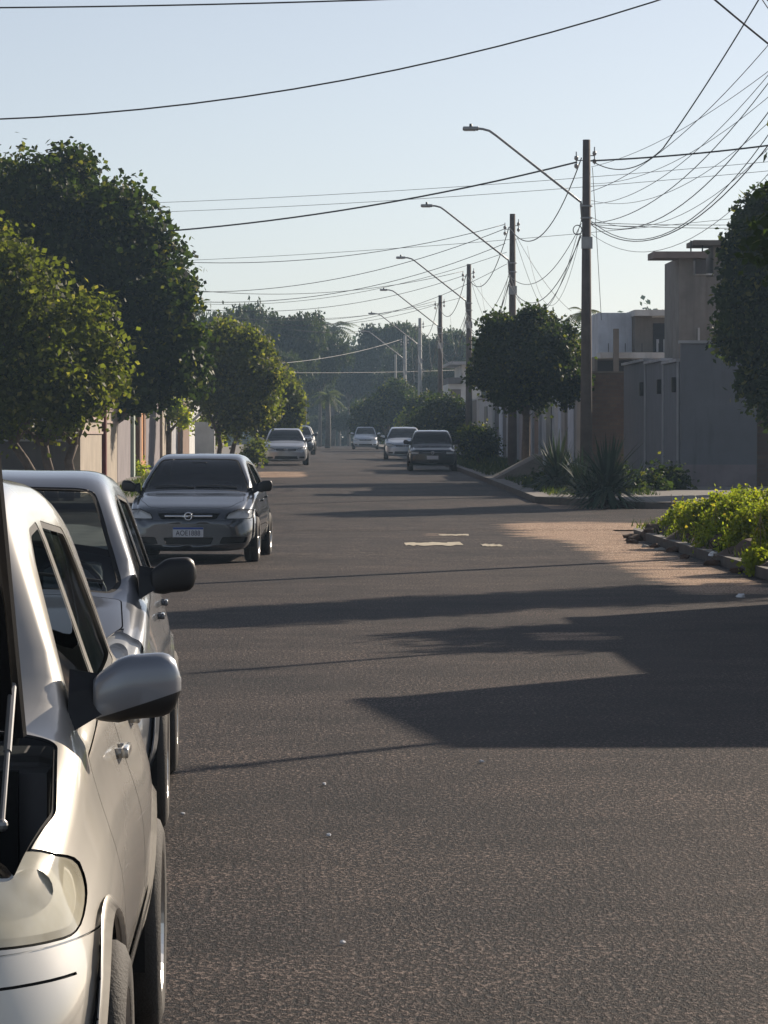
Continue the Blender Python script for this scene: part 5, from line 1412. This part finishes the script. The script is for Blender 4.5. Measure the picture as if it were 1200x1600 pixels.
# =================================================================== POLES AND LAMPS
PX = 7.2
PD = [88.7, 119.7, 150.7, 181.7, 212.7, 243.7]
PT = [9.12, 9.2, 9.0, 8.9, 8.75, 8.6]
PL = ['nearest concrete street pole with long lamp arm and coiled cable', 'second street pole rising from the lollipop tree', 'third street pole left of the lollipop tree', 'fourth street pole in the receding row', 'fifth street pole in the receding row', 'farthest pale street pole in front of the dome-shaped tree']
def street_pole(x, d, ztop, label, pale=False, coil=False):
    b = gz(d)+.1; r = empty('street_pole', (x, d, b), 0, label, 'street pole', 'street poles in a row down the right side'); h = ztop-b
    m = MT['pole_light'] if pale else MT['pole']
    bm = bmesh.new(); tube(bm, [(0, 0, -.3), (0, 0, h)], [.165, .095], 12); obj('shaft', bm, m, r, True)
    bm = bmesh.new(); a0 = h-1.62
    pts = [(-.10, 0, a0-.45), (-.14, 0, a0)]
    for t in np.linspace(0, 1, 7): pts.append((-.14-2.15*t, 0, a0+.05+1.68*t))
    pts += [(-2.45, 0, a0+1.84), (-2.62, 0, a0+1.885), (-2.80, 0, a0+1.90)]
    tube(bm, pts, .03, 8); arm = obj('lamp_arm', bm, MT['steel'], r, True)
    bm = bmesh.new(); box(bm, -3.12, -2.72, -.13, .13, a0+1.85, a0+1.94, bev=.025); lh = obj('lamp_head', bm, MT['steel'], arm, True)
    bm = bmesh.new(); lathe(bm, [(.001, .09), (.035, .085), (.04, .0)], (-2.92, 0, a0+1.93), 12, axis='Z'); obj('photocell', bm, MT['black'], lh, True)
    bm = bmesh.new(); box(bm, -3.08, -2.80, -.10, .10, a0+1.838, a0+1.852); obj('lamp_glass', bm, MT['lamp_bowl'], lh)
    for zz in (a0-.35, a0-.05):
        bm = bmesh.new(); lathe(bm, [(.15, -.02), (.155, 0), (.15, .02)], (0, 0, zz), 14, axis='Z'); obj('clamp', bm, MT['steel'], r, True)
    for sx_, zo in ((-.26, -.42), (.2, -.3)):
        bm = bmesh.new(); tube(bm, [(0, 0, h+zo-.1), (sx_, 0, h+zo-.1)], .014, 6); tube(bm, [(sx_, 0, h+zo-.32), (sx_, 0, h+zo+.12)], .016, 6)
        ra = obj('insulator_bracket', bm, MT['steel'], r)
        bm = bmesh.new()
        for q in range(2): lathe(bm, [(.001, -.05), (.04, -.05), (.055, 0), (.04, .05), (.001, .05)], (sx_, 0, h+zo-.24+q*.2), 12, axis='Z')
        obj('insulator', bm, MT['porcelain'], ra, True)
    bm = bmesh.new(); box(bm, -.14, .14, -.2, -.12, h-2.75, h-2.45, bev=.01); obj('terminal_box', bm, MT['steel'], r)
    if coil:
        bm = bmesh.new()
        for q in range(3):
            tube(bm, [(-.24+.11*math.cos(t), -.17-.012*q, h-2.28+.12*math.sin(t)) for t in np.linspace(0, 2*PI, 20)], .013, 6, cap=False)
        obj('cable_coil', bm, MT['wire'], r, True)
    return r
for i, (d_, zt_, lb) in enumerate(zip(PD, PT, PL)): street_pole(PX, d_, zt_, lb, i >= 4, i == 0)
p0 = street_pole(7.35, 50, 9.0, 'street pole on the near right corner'); del p0['group']
# thin farther lamp posts and a lone post
bm = bmesh.new(); tube(bm, [(0, 0, -.2), (0, 0, Zp(553, 270)-gz(270))], .09, 8); o = obj('lamp_post', bm, MT['pole_light']); o.location = (X(618, 272), 272, gz(272)); tag(o, 'thin pale post at the crest left of the farthest street pole', 'post')

# =================================================================== WIRES
ORD = ['nearest', 'second', 'third', 'fourth', 'fifth', 'farthest']
def wire(label, a, b, sag=.4, rad=.012, group=None, n=22, mat='wire', name='overhead_cable'):
    a, b = Vector(a), Vector(b); bm = bmesh.new()
    pts = [a.lerp(b, i/n)-Vector((0, 0, sag*4*(i/n)*(1-i/n))) for i in range(n+1)]
    tube(bm, [p-a for p in pts], rad*.85, 6); o = obj(name, bm, MT[mat], None, True); o.location = a
    tag(o, label, 'cable', group); return o
wire('thick cable crossing the top of the sky from the left edge', at(-260, 190, 45), at(1500, -182, 45), .87, .013)
wire('thin cable at the very top left', at(-200, 17, 42), at(900, -12, 42), .05, .012)
wire('short thick cable crossing the top right corner', at(1000, -100, 48), at(1330, 168, 48), .05, .017)
wire('thin hooked cable at the top right corner', at(1185, -10, 55), at(1300, 60, 55), .3, .01)
wire('heavy cable crossing from the left trees to the nearest pole', at(60, 372, 99), (PX-.25, PD[0]-.1, Zp(254, PD[0])), .42, .027)
wire('heavy cable leaving the nearest pole to the right edge', (PX+.1, PD[0]-.1, Zp(252, PD[0])), at(1420, 192, 84), .14, .027)
wire('dark cable rising steeply from the joint beside the nearest pole', at(1036, 232, 87.5), at(1232, -80, 70), .12, .021)
wire('slack jumper below the joint beside the nearest pole', (PX+.2, PD[0]-.1, Zp(255, PD[0])), at(1036, 232, 87.5), .32, .016)
for i, (ya, yb, sg, rr) in enumerate(((349, 60, .9, .011), (350, 100, 1.2, .012), (346, 128, 1.5, .011), (300, 20, .55, .009), (320, 62, .75, .008), (352, 160, 1.3, .013))):
    wire(['uppermost', 'second', 'third', 'thinnest upper', 'faint middle', 'lowest and slackest'][i] + ' of the thin cables fanning from the nearest pole to the top right', (PX+.1, PD[0]-.15-.02*i, Zp(ya, PD[0])), at(1290, yb-60, 58-i), sg, rr, 'cables fanning to the top right')
for i, (ya, yb) in enumerate(((348, 345), (351, 352))):
    wire(['upper', 'lower'][i] + ' level thin cable from the nearest pole toward the right-hand tree', (PX+.1, PD[0], Zp(ya, PD[0])), at(1330, yb, 93), .08, .010, 'level pair of cables right of the nearest pole')
for i, (xa, ya, xb, yb, da, db) in enumerate(((120, 322, 1350, 238, 140, 112), (140, 336, 1350, 252, 138, 112), (180, 412, 1250, 330, 150, 120))):
    wire(['faint upper cable crossing the whole sky', 'faint lower cable crossing the whole sky', 'faint cable low across the left sky', 'short faint cable behind the big left tree'][i], at(xa, ya, da), at(xb, yb, db), .25, .011)
for i, (k, za, xe, ye, de, sg) in enumerate(((1, .35, 240, 408, 112, .5), (1, .5, 250, 455, 128, .7), (2, .3, 250, 448, 140, .6), (2, .5, 280, 480, 150, .7), (3, .3, 330, 492, 172, .6), (3, .5, 380, 500, 180, .6), (4, .3, 430, 512, 205, .4), (1, 1.0, 200, 462, 118, .9))):
    wire(['upper', 'lower', 'upper', 'lower', 'upper', 'lower', 'single', 'lowest'][i] + ' service cable crossing from the ' + ORD[k] + ' street pole to the left side', (PX-.25, PD[k], PT[k]-za), at(xe, ye, de), sg, .014, 'service cables crossing the street')
for i in range(5):
    k = i+1 if i < 4 else 1
    wire(['extra', 'extra', 'extra', 'extra', 'second extra'][i] + ' thin cable from the ' + ORD[k] + ' street pole down to the left roofs', (PX-.2, PD[k], PT[k]-1.3-.1*i), at(250+40*i, 470+9*i, 118+22*k), .75, .010)
for i in range(5):
    wire(['topmost', 'second', 'third', 'fourth', 'bottom'][i] + ' hair-thin cable in the tangle right of the nearest pole', (PX+.1, PD[0]-.2, Zp(262+26*i, PD[0])), at(1290, 40+30*i, 56), .35+.22*i, .007)
    wire('hair-thin looped cable ' + ['falling', 'swinging', 'drooping', 'sagging', 'hanging'][i] + ' between the ' + ORD[i] + ' and ' + ORD[min(5, i+1)] + ' poles', (PX-.1, PD[i]+.1, PT[i]-2.2), (PX+.5, PD[min(5, i+1)], PT[i]-1.0), 2.0, .007)
for k in range(5):
    for j, (zo, sg, rr) in enumerate(((.45, 1.15, .018), (2.1, .8, .012), (2.3, 1.5, .012), (2.4, 1.1, .014), (2.0, 1.9, .009))):
        wire(['thick uppermost', 'upper telephone', 'deeply sagging', 'middle telephone', 'thin lowest'][j] + ' cable between the ' + ORD[k] + ' and ' + ORD[k+1] + ' street poles', (PX-.12, PD[k]+.1, PT[k]-zo), (PX-.12, PD[k+1]-.1, PT[k+1]-zo), sg, rr, 'slack cables between the street poles')
for i, (a, b, sg) in enumerate((((PX+.15, PD[0], Zp(262, PD[0])), at(940, 500, 96), -.05), ((PX, PD[1], PT[1]-.5), at(893, 486, 128), .3), ((PX, PD[1], PT[1]-.5), at(848, 485, 122), .2), ((PX, PD[2], PT[2]-.4), at(792, 500, 160), .3), ((PX, PD[2], PT[2]-.4), at(765, 515, 158), .2))):
    wire(['drop cable hanging straight down beside the nearest street pole', 'drop cable from the second street pole reaching farther right', 'drop cable from the second street pole into the lollipop tree', 'drop cable from the third street pole reaching farther right', 'drop cable from the third street pole hanging nearer to it'][i], a, b, sg, .009, 'drop cables to the right-hand houses')
wire('pale lit cable low over the road end', at(400, 570, 215), (PX-.2, PD[5], Zp(530, PD[5])), .35, .022, mat='pole_light')  # sunlight on this cable is put into its pale colour
wire('dark cable below the pale lit one', at(400, 582, 225), at(720, 578, 262), .1, .02)

# =================================================================== HAZE
bm = bmesh.new(); box(bm, -60, 70, -5, 640, -13, 18.5)
m, n, p = new_mat('haze'); n.nodes.remove(p); v = nd(n, 'ShaderNodeVolumePrincipled')
v.inputs['Density'].default_value = .00038; v.inputs['Color'].default_value = (.52, .74, 1.0, 1); v.inputs['Anisotropy'].default_value = .3
n.links.new(v.outputs[0], n.nodes['Material Output'].inputs['Volume'])
o = obj('haze', bm, m); tag(o, kind='stuff')
S.cycles.volume_bounces = 0
S.cycles.max_bounces = 8; S.cycles.transparent_max_bounces = 12
